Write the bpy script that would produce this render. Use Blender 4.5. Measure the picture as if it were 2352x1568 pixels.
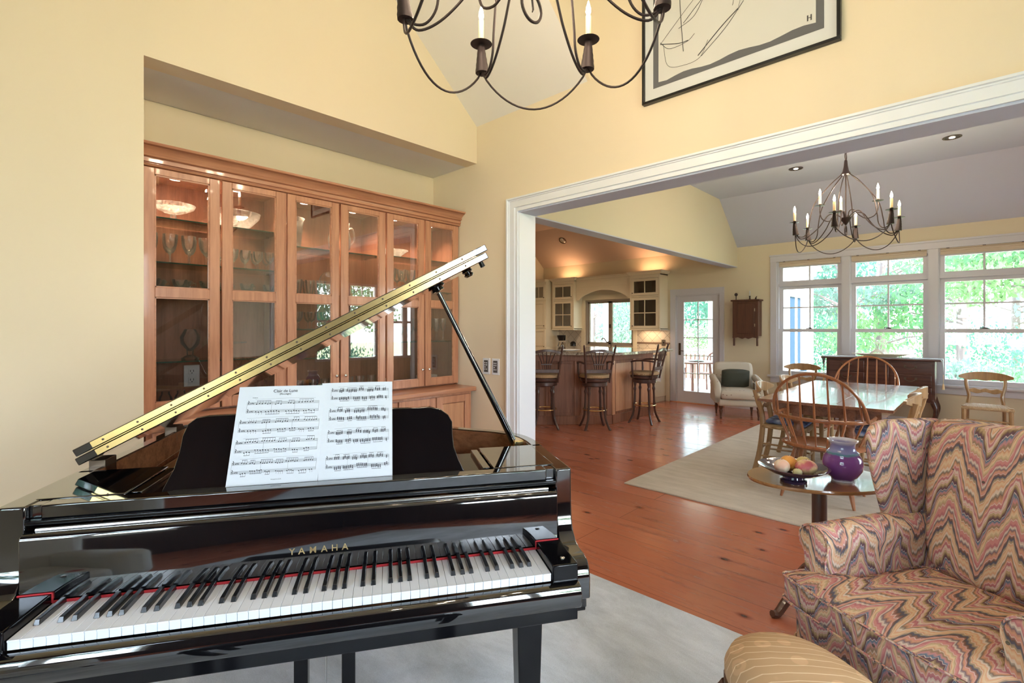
import bpy, bmesh, math, random
from mathutils import Vector, Matrix, Euler
for o in list(bpy.data.objects): bpy.data.objects.remove(o, do_unlink=True)
SC = bpy.context.scene
C = SC.collection
PI = math.pi
R_ = math.radians
random.seed(7)

# ------------------------------------------------------------------ camera
cam_d = bpy.data.cameras.new('camera'); cam = bpy.data.objects.new('camera', cam_d); C.objects.link(cam)
cam.location = (0, 0, 1.41)
cam.rotation_euler = (PI/2, 0, R_(43.4) - PI/2)
cam_d.sensor_width = 36; cam_d.lens = 1141/2352*36
cam_d.shift_y = -30/2352
cam_d.clip_start = 0.02; cam_d.clip_end = 300
SC.camera = cam

# ------------------------------------------------------------------ world, sun, window light, exposure
w = bpy.data.worlds.new('sky'); SC.world = w; w.use_nodes = True
wn = w.node_tree; wn.nodes.clear()
wo = wn.nodes.new('ShaderNodeOutputWorld'); wb = wn.nodes.new('ShaderNodeBackground')
sky = wn.nodes.new('ShaderNodeTexSky'); sky.sky_type = 'NISHITA'; sky.sun_disc = False
sky.sun_elevation = R_(52); sky.sun_rotation = R_(200); sky.altitude = 50
sky.air_density = 1.0; sky.dust_density = 2.5
mxs = wn.nodes.new('ShaderNodeMix'); mxs.data_type = 'RGBA'; mxs.inputs['Factor'].default_value = 0.55
mxs.inputs['B'].default_value = (6.0, 6.8, 7.9, 1)
wn.links.new(sky.outputs[0], mxs.inputs['A']); wn.links.new(mxs.outputs['Result'], wb.inputs['Color'])
wb.inputs['Strength'].default_value = 1.85
wn.links.new(wb.outputs[0], wo.inputs[0])

def light(name, kind, loc, energy, color=(1, 1, 1), direction=None, **kw):
    d = bpy.data.lights.new(name, kind); d.energy = energy; d.color = color
    for k, v in kw.items(): setattr(d, k, v)
    o = bpy.data.objects.new(name, d); C.objects.link(o); o.location = loc
    if direction is not None:
        o.rotation_euler = Vector(direction).to_track_quat('-Z', 'Y').to_euler()
    return o
light('sun', 'SUN', (0, -20, 30), 6.5, (1, .96, .88), (.35, .6, -.85), angle=R_(1.5))
def portal(loc, direction, sx, sy):
    o = light('window_portal', 'AREA', loc, 1, (1, 1, 1), direction, shape='RECTANGLE', size=sx, size_y=sy); o.data.cycles.is_portal = True
# portals guide the sky light through each bank of windows
portal((-3.36, -.1, 1.725), (1, 0, 0), 2.4, 2.05)
portal((.3, -3.96, 1.725), (0, 1, 0), 3.4, 2.05)
portal((9.29, 1.0, 1.57), (-1, 0, 0), 3.04, 1.94)
portal((5.8, -2.76, 1.55), (0, 1, 0), 2.8, 1.6)
portal((9.29, 5.795, 1.53), (-1, 0, 0), 1.19, 1.0)
portal((9.29, 3.87, 1.03), (-1, 0, 0), .83, 2.03)

SC.view_settings.view_transform = 'Standard'
SC.view_settings.look = 'None'
SC.view_settings.gamma = 1.0
SC.view_settings.use_curve_mapping = False
SC.cycles.transparent_max_bounces = 24
SC.view_settings.exposure = 0.97

# ------------------------------------------------------------------ helpers
class MB:
    def __init__(s): s.v = []; s.f = []
    def add(s, vs, fs):
        n = len(s.v); s.v += [tuple(p) for p in vs]; s.f += [tuple(n+i for i in q) for q in fs]; return s
    def box(s, x0, y0, z0, x1, y1, z1):
        x0, x1 = sorted((x0, x1)); y0, y1 = sorted((y0, y1)); z0, z1 = sorted((z0, z1))
        return s.add([(x0,y0,z0),(x1,y0,z0),(x1,y1,z0),(x0,y1,z0),(x0,y0,z1),(x1,y0,z1),(x1,y1,z1),(x0,y1,z1)],
              [(0,3,2,1),(4,5,6,7),(0,1,5,4),(1,2,6,5),(2,3,7,6),(3,0,4,7)])
    def obox(s, c, sx, sy, sz, M):
        vs = [M @ Vector((x*sx/2, y*sy/2, z*sz/2)) + Vector(c) for x, y, z in
              ((-1,-1,-1),(1,-1,-1),(1,1,-1),(-1,1,-1),(-1,-1,1),(1,-1,1),(1,1,1),(-1,1,1))]
        return s.add(vs, [(0,3,2,1),(4,5,6,7),(0,1,5,4),(1,2,6,5),(2,3,7,6),(3,0,4,7)])
    def prism(s, pts, axis, a, b):
        # pts: 2-d polygon; axis x: (y,z)  y: (x,z)  z: (x,y)
        def P(p, t):
            return {'x': (t, p[0], p[1]), 'y': (p[0], t, p[1]), 'z': (p[0], p[1], t)}[axis]
        n = len(pts)
        return s.add([P(p, a) for p in pts] + [P(p, b) for p in pts],
              [tuple(range(n))[::-1], tuple(range(n, 2*n))] + [(i, (i+1) % n, n+(i+1) % n, n+i) for i in range(n)])
    def loft(s, rings, closed=True, caps=True, loop=False):
        n = len(rings[0]); m = len(rings); vs = [p for r in rings for p in r]; fs = []
        for j in range(m if loop else m-1):
            k = (j+1) % m
            for i in range(n if closed else n-1):
                i2 = (i+1) % n
                fs.append((j*n+i, j*n+i2, k*n+i2, k*n+i))
        if caps and closed and not loop:
            fs.append(tuple(range(n))[::-1]); fs.append(tuple((m-1)*n+i for i in range(n)))
        return s.add(vs, fs)
    def tube(s, path, r, n=8, loop=False, sq=False, flat=1.0):
        P = [Vector(p) for p in path]; m = len(P)
        rr = r if isinstance(r, (list, tuple)) else [r]*m
        T = []
        for i in range(m):
            if loop: t = P[(i+1) % m]-P[i-1]
            else: t = P[min(i+1, m-1)]-P[max(i-1, 0)]
            T.append(t.normalized() if t.length > 1e-9 else Vector((0,0,1)))
        a = Vector((0,0,1)) if abs(T[0].z) < .9 else Vector((1,0,0))
        N = (a-T[0]*a.dot(T[0])).normalized(); rings = []
        for i in range(m):
            if i: N = (N-T[i]*N.dot(T[i])); N = N.normalized() if N.length > 1e-6 else Vector((1,0,0))
            B = T[i].cross(N); off = PI/4 if sq else 0; nn = 4 if sq else n
            rings.append([tuple(P[i]+N*math.cos(off+2*PI*k/nn)*rr[i]+B*math.sin(off+2*PI*k/nn)*rr[i]*flat) for k in range(nn)])
        return s.loft(rings, loop=loop)
    def lathe(s, prof, n=20, c=(0,0,0), sy=1.0):
        rings = [[(c[0]+r*math.cos(2*PI*k/n), c[1]+r*sy*math.sin(2*PI*k/n), c[2]+z) for k in range(n)] for r, z in prof]
        return s.loft(rings)
    def ell(s, c, rx, ry, rz, n=16, m=10):
        rings = []
        for j in range(m+1):
            t = -PI/2+PI*j/m; q = max(math.cos(t), .02)
            rings.append([(c[0]+rx*q*math.cos(2*PI*k/n), c[1]+ry*q*math.sin(2*PI*k/n), c[2]+rz*math.sin(t)) for k in range(n)])
        return s.loft(rings)
    def merge(s, o, M=None):
        vs = [tuple(M @ Vector(p)) if M else p for p in o.v]
        return s.add(vs, o.f)
    def build(s, name, mat, parent=None, bevel=0, seg=2, loc=None, rot=None, sub=0, ang=38, uv=None, flat=False):
        me = bpy.data.meshes.new(name); me.from_pydata(s.v, [], s.f)
        bm = bmesh.new(); bm.from_mesh(me); bmesh.ops.recalc_face_normals(bm, faces=bm.faces); bm.to_mesh(me); bm.free()
        if not flat:
            for p in me.polygons: p.use_smooth = True
            me.set_sharp_from_angle(angle=R_(ang))
        if uv: uv(me)
        me.materials.append(mat)
        o = bpy.data.objects.new(name, me); C.objects.link(o)
        if parent: o.parent = parent
        if loc: o.location = loc
        if rot: o.rotation_euler = rot
        if bevel:
            b = o.modifiers.new('bevel', 'BEVEL'); b.width = bevel; b.segments = seg; b.limit_method = 'ANGLE'; b.angle_limit = R_(40)
            b.harden_normals = False
        if sub:
            q = o.modifiers.new('sub', 'SUBSURF'); q.levels = sub; q.render_levels = sub
        return o

def tag(o, label, cat, group=None, kind=None):
    o['label'] = label; o['category'] = cat
    if group: o['group'] = group
    if kind: o['kind'] = kind
    return o
def thing(name, label, cat, loc=(0,0,0), rz=0, group=None):
    o = bpy.data.objects.new(name, None); C.objects.link(o); o.location = loc; o.rotation_euler = (0,0,rz)
    o.empty_display_size = .1
    return tag(o, label, cat, group)
def struct(o): o['kind'] = 'structure'; return o
def dup(root, loc, rz=None, label=None, group=None, scale=None):
    r = root.copy(); C.objects.link(r); r.location = loc
    if rz is not None: r.rotation_euler = (0,0,rz)
    if label: r['label'] = label
    if group: r['group'] = group
    if scale: r.scale = scale
    for ch in list(root.children):
        c = ch.copy(); C.objects.link(c); c.parent = r
        for g in list(ch.children):
            d = g.copy(); C.objects.link(d); d.parent = c
    return r
def bez(pts, n=24):
    # Catmull-Rom through points
    P = [Vector(p) for p in pts]; out = []
    P = [P[0]*2-P[1]] + P + [P[-1]*2-P[-2]]
    segs = len(P)-3
    for i in range(segs):
        a, b, c, d = P[i:i+4]
        m = max(2, n//segs)
        for k in range(m):
            t = k/m
            out.append(.5*((2*b)+(c-a)*t+(2*a-5*b+4*c-d)*t*t+(3*b-a-3*c+d)*t**3))
    out.append(P[-2]); return out
def text(name, s, size, mat, parent, loc, rot, ext=.0004, align='CENTER', bold=False, sp=1.0):
    cu = bpy.data.curves.new(name, 'FONT'); cu.body = s; cu.size = size; cu.align_x = align; cu.align_y = 'CENTER'
    cu.extrude = ext; cu.space_character = sp
    if bold: cu.offset = size*.012
    t = bpy.data.objects.new(name+'_c', cu); C.objects.link(t)
    dg = bpy.context.evaluated_depsgraph_get(); me = bpy.data.meshes.new_from_object(t.evaluated_get(dg))
    bpy.data.objects.remove(t); me.materials.clear(); me.materials.append(mat)
    o = bpy.data.objects.new(name, me); C.objects.link(o); o.parent = parent; o.location = loc; o.rotation_euler = rot
    return o

# ------------------------------------------------------------------ materials
def mat(name, col=(.8,.8,.8), rough=.5, metal=0, coat=0, spec=None, **kw):
    m = bpy.data.materials.new(name); m.use_nodes = True; b = m.node_tree.nodes['Principled BSDF']
    b.inputs['Base Color'].default_value = (*col, 1); b.inputs['Roughness'].default_value = rough
    b.inputs['Metallic'].default_value = metal
    if coat: b.inputs['Coat Weight'].default_value = coat; b.inputs['Coat Roughness'].default_value = .05
    if spec is not None: b.inputs['Specular IOR Level'].default_value = spec
    return m
def N(m, t, **kw):
    n = m.node_tree.nodes.new(t)
    for k, v in kw.items():
        if k in n.inputs: n.inputs[k].default_value = v
        else: setattr(n, k, v)
    return n
def L(m, a, b): m.node_tree.links.new(a, b)
def bs(m): return m.node_tree.nodes['Principled BSDF']
def ramp(m, fac, stops, interp='LINEAR'):
    r = m.node_tree.nodes.new('ShaderNodeValToRGB'); r.color_ramp.interpolation = interp
    e = r.color_ramp.elements
    while len(e) < len(stops): e.new(.5)
    for i, (p, c) in enumerate(stops): e[i].position = p; e[i].color = (*c, 1)
    L(m, fac, r.inputs[0]); return r
def bump(m, h, s=.2, d=.01):
    b = N(m, 'ShaderNodeBump', Strength=s, Distance=d); L(m, h, b.inputs['Height']); L(m, b.outputs[0], bs(m).inputs['Normal'])
def sc(c, k): return tuple(min(1, x*k) for x in c)
def wood(name, c1, c2, axis='Z', scale=1.0, rough=.35, coat=.2, stretch=14, knots=False):
    m = mat(name, c1, rough, coat=coat)
    tc = N(m, 'ShaderNodeTexCoord'); mp = N(m, 'ShaderNodeMapping'); L(m, tc.outputs['Object'], mp.inputs[0])
    s = [stretch*scale]*3; s['XYZ'.index(axis)] = 1.0*scale; mp.inputs['Scale'].default_value = s
    n = N(m, 'ShaderNodeTexNoise', Scale=1.6, Detail=6.0, Roughness=.6, Distortion=.6); L(m, mp.outputs[0], n.inputs['Vector'])
    n2 = N(m, 'ShaderNodeTexNoise', Scale=7.0, Detail=3.0); L(m, mp.outputs[0], n2.inputs['Vector'])
    a = N(m, 'ShaderNodeMath', operation='ADD'); L(m, n.outputs[0], a.inputs[0])
    k = N(m, 'ShaderNodeMath', operation='MULTIPLY'); k.inputs[1].default_value = .35; L(m, n2.outputs[0], k.inputs[0]); L(m, k.outputs[0], a.inputs[1])
    r = ramp(m, a.outputs[0], [(.45, c2), (.8, c1)]); L(m, r.outputs[0], bs(m).inputs['Base Color'])
    return m
def emis(name, col, st):
    m = mat(name, col, .5); b = bs(m); b.inputs['Emission Color'].default_value = (*col, 1); b.inputs['Emission Strength'].default_value = st; return m
def glass(name, tint=(1,1,1), refl=1.0, rough=0.0, base=.0, ior=1.5):
    m = bpy.data.materials.new(name); m.use_nodes = True; nt = m.node_tree; nt.nodes.clear()
    o = nt.nodes.new('ShaderNodeOutputMaterial'); t = nt.nodes.new('ShaderNodeBsdfTransparent'); g = nt.nodes.new('ShaderNodeBsdfGlossy')
    mx = nt.nodes.new('ShaderNodeMixShader'); f = nt.nodes.new('ShaderNodeFresnel'); f.inputs[0].default_value = ior
    t.inputs[0].default_value = (*tint, 1); g.inputs['Roughness'].default_value = rough
    ma = nt.nodes.new('ShaderNodeMath'); ma.operation = 'MULTIPLY_ADD'; ma.inputs[1].default_value = refl; ma.inputs[2].default_value = base; ma.use_clamp = True
    nt.links.new(f.outputs[0], ma.inputs[0]); nt.links.new(ma.outputs[0], mx.inputs[0])
    nt.links.new(t.outputs[0], mx.inputs[1]); nt.links.new(g.outputs[0], mx.inputs[2]); nt.links.new(mx.outputs[0], o.inputs[0])
    return m

M = {}
def wallmat(name, col):
    m = mat(name, col, .75, spec=.25); tc = N(m, 'ShaderNodeTexCoord'); n = N(m, 'ShaderNodeTexNoise', Scale=90.0, Detail=3.0)
    L(m, tc.outputs['Object'], n.inputs['Vector']); bump(m, n.outputs[0], .08, .002); return m
M['yellow'] = wallmat('yellow_paint', (.83, .695, .515))
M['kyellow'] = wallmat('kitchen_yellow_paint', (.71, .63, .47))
M['panel'] = wood('added_dark_panelling', (.10, .055, .035), (.06, .03, .02), 'Z', rough=.55, coat=0)  # dark finish added to the unseen walls to darken the piano's reflections
M['ceil'] = wallmat('ceiling_paint', (.82, .78, .75))
M['ceil_bluelit'] = wallmat('dining_ceiling_bluelit', (.54, .57, .70))  # white ceiling with the blue window light put into its colour
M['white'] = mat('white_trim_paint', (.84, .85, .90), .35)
M['wtrim_shaded'] = mat('window_trim_in_shade', (.60, .60, .66), .35)  # white trim, its backlit shade painted into the colour
M['kceil_warmlit'] = wallmat('kitchen_ceiling_warmlit', (.58, .46, .38))  # glow of warm incandescent lamps mixed into the ceiling colour
M['cream'] = mat('cream_cabinet_paint', (.80, .70, .52), .42)
M['black'] = mat('black_lacquer', (.003, .003, .004), .03, coat=1.0)
bs(M['black']).inputs['IOR'].default_value = 1.75
M['black2'] = mat('black_lacquer_flat', (.003, .003, .004), .10, spec=.35)
M['bsat'] = mat('black_satin', (.008, .008, .009), .3)
M['blackkey'] = mat('black_key', (.012, .012, .014), .22, coat=.3)
M['ivory'] = mat('white_key', (.80, .84, .92), .22, coat=.3)
M['brass'] = mat('polished_brass', (.80, .60, .28), .24, 1)
M['gold'] = mat('gold_letter', (.85, .68, .36), .28, 1)
M['plate'] = mat('gold_iron_plate', (.62, .42, .16), .35, .9)
M['felt'] = mat('red_felt', (.55, .03, .04), .9)
M['paper'] = mat('paper', (.62, .65, .71), .7)
M['ink'] = mat('printing_ink', (.03, .03, .04), .7)
M['iron'] = mat('wrought_iron', (.045, .032, .032), .5, .55)
M['candle'] = mat('candle_sleeve', (.86, .70, .42), .45)
bs(M['candle']).inputs['Subsurface Weight'].default_value = .25
M['bulb'] = emis('bulb_glow', (1, .80, .55), 60)
M['puck'] = emis('puck_glow', (1, .82, .62), 14)
M['chrome'] = mat('brushed_nickel', (.62, .60, .57), .25, 1)
M['cherry'] = wood('cherry_wood', (.57, .27, .155), (.40, .165, .09), 'Z', rough=.32, coat=.25)
M['cherryx'] = wood('cherry_wood_horizontal', (.57, .27, .155), (.40, .165, .09), 'X', rough=.32, coat=.25)
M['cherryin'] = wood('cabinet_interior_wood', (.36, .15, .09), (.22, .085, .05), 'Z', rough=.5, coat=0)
M['inrim'] = wood('piano_inner_wood', (.34, .14, .07), (.19, .07, .035), 'X', rough=.25, coat=.5)
M['island'] = wood('island_wood_shaded', (.31, .125, .065), (.17, .065, .035), 'Z', rough=.55, coat=0)  # wood darkened for the shade on the island front
M['stool'] = wood('dark_stool_wood', (.085, .040, .030), (.045, .02, .016), 'Z', rough=.28, coat=.4)
M['windsor'] = wood('windsor_wood', (.42, .17, .07), (.25, .09, .035), 'Z', rough=.28, coat=.4)
M['tablew'] = wood('dining_table_wood', (.33, .15, .085), (.18, .075, .045), 'X', rough=.2, coat=.6)
M['pine'] = wood('pale_chair_wood', (.44, .27, .13), (.29, .165, .075), 'Z', rough=.32, coat=.3)
M['mahog'] = wood('sideboard_wood', (.085, .027, .018), (.042, .014, .010), 'Y', rough=.26, coat=.4)
M['smtable'] = wood('tilt_table_wood', (.34, .16, .06), (.20, .085, .03), 'X', rough=.16, coat=.7)
M['walnut'] = wood('walnut_leg', (.13, .055, .03), (.07, .03, .018), 'Z', rough=.4, coat=.1)
M['brownbox'] = wood('wall_cupboard_wood', (.12, .05, .03), (.07, .03, .02), 'Z', rough=.5, coat=0)
M['glassdoor'] = glass('cabinet_door_glass', (.90, .88, .86), 1.0, 0, .06)
M['pane'] = glass('window_glass', (.97, .99, .98), .8)
M['shelf'] = glass('shelf_glass', (.86, .93, .89), 1.0, 0, .05)
M['shelfedge'] = mat('shelf_glass_edge', (.03, .10, .07), .1)
def crystal(name, tint, dif, rough, base, refl=1.6, ior=1.7, cuts=False):
    m = glass(name, tint, refl, rough, base, ior); nt = m.node_tree; out = [n for n in nt.nodes if n.type == 'OUTPUT_MATERIAL'][0]
    old = out.inputs[0].links[0].from_socket; d = nt.nodes.new('ShaderNodeBsdfTranslucent'); d2 = nt.nodes.new('ShaderNodeBsdfDiffuse'); ad = nt.nodes.new('ShaderNodeMixShader'); mx = nt.nodes.new('ShaderNodeMixShader')
    d.inputs[0].default_value = (1, .95, .9, 1); d2.inputs[0].default_value = (1, .95, .9, 1); ad.inputs[0].default_value = .5
    nt.links.new(d.outputs[0], ad.inputs[1]); nt.links.new(d2.outputs[0], ad.inputs[2])
    lw = nt.nodes.new('ShaderNodeLayerWeight'); lw.inputs[0].default_value = .35; mu = nt.nodes.new('ShaderNodeMath'); mu.operation = 'MULTIPLY_ADD'; mu.inputs[1].default_value = dif; mu.inputs[2].default_value = dif*.25; mu.use_clamp = True
    nt.links.new(lw.outputs['Facing'], mu.inputs[0]); mo = mu.outputs[0]
    if cuts:
        tc = nt.nodes.new('ShaderNodeTexCoord'); vo = nt.nodes.new('ShaderNodeTexVoronoi'); vo.inputs['Scale'].default_value = 75; nt.links.new(tc.outputs['Object'], vo.inputs['Vector'])
        m3 = nt.nodes.new('ShaderNodeMath'); m3.operation = 'MULTIPLY'; m4 = nt.nodes.new('ShaderNodeMath'); m4.operation = 'POWER'; m4.inputs[1].default_value = 2.0; m5 = nt.nodes.new('ShaderNodeMath'); m5.operation = 'MULTIPLY'; m5.inputs[1].default_value = 3.5
        nt.links.new(vo.outputs['Distance'], m4.inputs[0]); nt.links.new(m4.outputs[0], m5.inputs[0]); nt.links.new(mo, m3.inputs[0]); nt.links.new(m5.outputs[0], m3.inputs[1]); mo = m3.outputs[0]
    nt.links.new(mo, mx.inputs[0]); nt.links.new(old, mx.inputs[1]); nt.links.new(ad.outputs[0], mx.inputs[2]); nt.links.new(mx.outputs[0], out.inputs[0]); return m
M['crystal'] = crystal('crystal_glass', (.995, .985, .98), .16, .04, .0, 1.0, 1.5)
M['cut'] = crystal('cut_crystal', (.97, .95, .93), .11, .12, .05, 1.3, 1.6, True)
M['rush'] = mat('rush_seat', (.42, .27, .14), .7)
M['granite'] = mat('granite', (.35, .30, .26), .08, coat=.6)
def _g():
    m = M['granite']; tc = N(m, 'ShaderNodeTexCoord'); n = N(m, 'ShaderNodeTexNoise', Scale=38.0, Detail=8.0, Roughness=.8)
    L(m, tc.outputs['Object'], n.inputs['Vector'])
    r = ramp(m, n.outputs[0], [(.36, (.05,.04,.035)), (.5, (.34,.27,.21)), (.62, (.55,.49,.42))]); L(m, r.outputs[0], bs(m).inputs['Base Color'])
_g()
def _rush():
    m = M['rush']; tc = N(m, 'ShaderNodeTexCoord'); w_ = N(m, 'ShaderNodeTexWave', Scale=28.0, Distortion=1.5); L(m, tc.outputs['Object'], w_.inputs['Vector'])
    r = ramp(m, w_.outputs[0], [(0, (.30,.18,.09)), (1, (.55,.38,.21))]); L(m, r.outputs[0], bs(m).inputs['Base Color']); bump(m, w_.outputs[0], .5, .004)
_rush()
# wide pine floor: planks run along y
def floor_mat():
    m = mat('pine_floor', (.5,.2,.1), .2, coat=.35); bs(m).inputs['Coat Roughness'].default_value = .1
    tc = N(m, 'ShaderNodeTexCoord'); mp = N(m, 'ShaderNodeMapping'); L(m, tc.outputs['Object'], mp.inputs[0])
    mp.inputs['Rotation'].default_value = (0, 0, PI/2)
    br = N(m, 'ShaderNodeTexBrick', Scale=1.0); L(m, mp.outputs[0], br.inputs['Vector'])
    br.inputs['Brick Width'].default_value = 5.3; br.inputs['Row Height'].default_value = .27
    br.inputs['Mortar Size'].default_value = .0022; br.inputs['Mortar Smooth'].default_value = .3
    br.inputs['Color1'].default_value = (.47,.150,.076,1); br.inputs['Color2'].default_value = (.55,.185,.10,1); br.inputs['Mortar'].default_value = (.20,.07,.04,1)
    br.offset = .37
    # grain
    mg = N(m, 'ShaderNodeMapping'); mg.inputs['Scale'].default_value = (11, .9, 1); L(m, tc.outputs['Object'], mg.inputs[0])
    n = N(m, 'ShaderNodeTexNoise', Scale=2.2, Detail=7.0, Roughness=.62, Distortion=1.2); L(m, mg.outputs[0], n.inputs['Vector'])
    r = ramp(m, n.outputs[0], [(.30, (.60,.48,.44)), (.46, (1,1,1)), (.75, (1.0,.86,.80))])
    mx = N(m, 'ShaderNodeMix', data_type='RGBA', blend_type='MULTIPLY'); mx.inputs['Factor'].default_value = 1
    L(m, br.outputs['Color'], mx.inputs['A']); L(m, r.outputs[0], mx.inputs['B'])
    # knots
    mk = N(m, 'ShaderNodeMapping'); mk.inputs['Scale'].default_value = (4.6, 2.4, 1); L(m, tc.outputs['Object'], mk.inputs[0])
    v = N(m, 'ShaderNodeTexVoronoi', Scale=1.0, Randomness=1.0); L(m, mk.outputs[0], v.inputs['Vector'])
    nk = N(m, 'ShaderNodeTexNoise', Scale=9.0, Detail=2.0); L(m, tc.outputs['Object'], nk.inputs['Vector'])
    ad = N(m, 'ShaderNodeMath', operation='MULTIPLY_ADD'); ad.inputs[1].default_value = .06; L(m, nk.outputs[0], ad.inputs[0]); L(m, v.outputs['Distance'], ad.inputs[2])
    rk = ramp(m, ad.outputs[0], [(.070, (.12,.06,.045)), (.095, (.55,.38,.32)), (.16, (1,1,1))])
    m2 = N(m, 'ShaderNodeMix', data_type='RGBA', blend_type='MULTIPLY'); m2.inputs['Factor'].default_value = 1
    L(m, mx.outputs['Result'], m2.inputs['A']); L(m, rk.outputs[0], m2.inputs['B']); L(m, m2.outputs['Result'], bs(m).inputs['Base Color'])
    rr = ramp(m, n.outputs[0], [(.3, (.30,.30,.30)), (.7, (.17,.17,.17))]); L(m, rr.outputs[0], bs(m).inputs['Roughness'])
    bump(m, br.outputs['Fac'], .25, -.002)
    return m
M['floor'] = floor_mat()
def rug_mat(name, c1, c2, sx, sy, rough=.95):
    m = mat(name, c1, rough, spec=.1); tc = N(m, 'ShaderNodeTexCoord'); mp = N(m, 'ShaderNodeMapping'); mp.inputs['Scale'].default_value = (sx, sy, 1)
    L(m, tc.outputs['Object'], mp.inputs[0]); n = N(m, 'ShaderNodeTexNoise', Scale=4.0, Detail=8.0, Roughness=.72, Distortion=.4); L(m, mp.outputs[0], n.inputs['Vector'])
    n2 = N(m, 'ShaderNodeTexNoise', Scale=260.0, Detail=2.0); L(m, tc.outputs['Object'], n2.inputs['Vector'])
    a = N(m, 'ShaderNodeMath', operation='MULTIPLY_ADD'); a.inputs[1].default_value = .35; L(m, n2.outputs[0], a.inputs[0]); L(m, n.outputs[0], a.inputs[2])
    r = ramp(m, a.outputs[0], [(.45, c2), (.82, c1)]); L(m, r.outputs[0], bs(m).inputs['Base Color']); bump(m, n2.outputs[0], .5, .004); return m
M['grug'] = rug_mat('grey_rug_pile', (.78,.83,.89), (.46,.50,.54), 1.0, .45)
M['drug'] = rug_mat('beige_rug_weave', (.66,.58,.48), (.50,.43,.34), 3.0, .7)
# ================================================================== THE SETTING
X0 = 2.926; X1 = 3.112; XW = 9.13; YN = 3.188; YB = 2.693; ZC = 5.2
def S(name, mb, m, **k): return struct(mb.build(name, m, **k))
S('floor', MB().box(-3.4, -3.95, -.12, 9.4, 7.75, 0), M['floor'])
# main room
b = MB().box(-3.35, YN, 0, .565, YN+.14, ZC).box(.565, YN, 2.84, X0, YN+.14, ZC)
b.box(.445, YN+.14, 0, .565, 3.92, 2.84)
S('wall_north', b, M['yellow'])
S('wall_alcove', MB().box(.565, 3.80, 0, X0, 3.92, 2.84), M['yellow'])
S('ceiling_alcove', MB().box(.565, YN+.001, 2.842, X0, 3.92, 2.96), M['ceil'])
# wall with the wide opening
b = MB().box(X0, YB, 0, X1, 7.75, ZC).box(X0, -.75, 2.35, X1, YB, ZC).box(X0, -3.95, 0, X1, -.75, ZC)
S('wall_east', b, M['yellow'])
# sloped ceiling pocket and its cheek
tri = [(X0, 3.16), (X0, ZC), (X0-(ZC-3.16)/.855, ZC)]
S('ceiling_slope', MB().prism(tri, 'y', 2.03, YN), M['ceil'])
S('wall_cheek', MB().prism(tri, 'y', 2.006, 2.03), M['yellow'])
S('ceiling', MB().box(-3.35, -3.95, ZC, X1, YN+.14, ZC+.1), M['ceil'])
# west and south walls of the music room, with windows behind the camera
def wall_y(name, x0, x1, y0, y1, ztop, holes, m):
    # wall spanning x0..x1 at y0..y1 with rectangular holes (xa, xb, za, zb)
    b = MB(); xs = x0
    for xa, xb, za, zb in holes:
        b.box(xs, y0, 0, xa, y1, ztop); b.box(xa, y0, 0, xb, y1, za); b.box(xa, y0, zb, xb, y1, ztop); xs = xb
    b.box(xs, y0, 0, x1, y1, ztop); return S(name, b, m)
def wall_x(name, y0, y1, x0, x1, ztop, holes, m):
    b = MB(); ys = y0
    for ya, yb, za, zb in holes:
        b.box(x0, ys, 0, x1, ya, ztop); b.box(x0, ya, 0, x1, yb, za); b.box(x0, ya, zb, x1, yb, ztop); ys = yb
    b.box(x0, ys, 0, x1, y1, ztop); return S(name, b, m)
wall_x('wall_west', -3.95, YN+.14, -3.35, -3.2, ZC, [(-1.3, 1.1, .7, 2.75)], M['panel'])
wall_y('wall_south', -3.2, X0, -3.95, -3.8, ZC, [(-1.4, 2.0, .7, 2.75)], M['panel'])
# dining room and kitchen
wall_y('wall_dining_south', X1, XW, -2.75, -2.6, 3.7, [(4.4, 7.2, .75, 2.35)], M['kyellow'])
wall_x('wall_window', -2.75, 7.75, XW, XW+.15, 3.0, [(-.52, 2.52, .60, 2.54), (3.45, 4.285, .0, 2.045), (5.20, 6.39, 1.03, 2.03)], M['kyellow'])
S('wall_kitchen_north', MB().box(X1, 7.60, 0, XW, 7.75, 3.7), M['kyellow'])
# ceiling: flat, dropping along the window wall
prof = [(X1, 3.54), (8.31, 3.54), (XW, 2.84), (XW+.15, 2.84), (XW+.15, 3.0), (8.4, 3.66), (X1, 3.66)]
S('ceiling_dining', MB().prism(prof, 'y', -2.75, 3.145), M['ceil_bluelit'])
S('ceiling_kitchen', MB().prism(prof, 'y', 3.325, 7.75), M['kceil_warmlit'])
# dropped beam wall between dining room and kitchen
poly = [(X1, 2.50), (XW, 2.50), (XW, 2.86), (8.31, 3.60), (X1, 3.60)]
S('wall_beam', MB().prism(poly, 'y', 3.145, 3.325), M['kyellow'])
S('trim_beam', MB().box(X1, 3.146, 2.488, XW, 3.324, 2.502), M['ceil_bluelit'])

# ---- opening casing (profile in steps) and jamb lining
def casing_y(x, y, top, wdt=.105, th=.022):
    # moulding profile (distance out from the opening edge, projection), swept round the opening with mitred corners
    pr = [(0, 0), (0, th*.8), (.013, th*.8), (.015, th*.5), (.029, th*.5), (.031, th), (.080, th), (.083, th*1.3), (.090, th*1.3), (.093, th*1.8), (wdt, th*1.8), (wdt, 0)]
    y2 = -.75; rings = []
    for Y, Zt, dy, dz_ in ((y, 0, 1, 0), (y, top, 1, 1), (y2, top, -1, 1), (y2, 0, -1, 0)):
        rings.append([(x-t, Y+dy*o, Zt+dz_*o) for o, t in pr])
    return MB().loft(rings)
S('trim_opening', casing_y(X0, YB, 2.348).merge(casing_y(X0, YB, 2.348), Matrix.Translation((2*X0+.186, 0, 0)) @ Matrix.Scale(-1, 4, (1, 0, 0))), M['white'])
b = MB().box(X0-.004, YB-.012, 0, X1+.004, YB+.002, 2.3355).box(X0-.004, -.752, 0, X1+.004, -.738, 2.3355)
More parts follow.
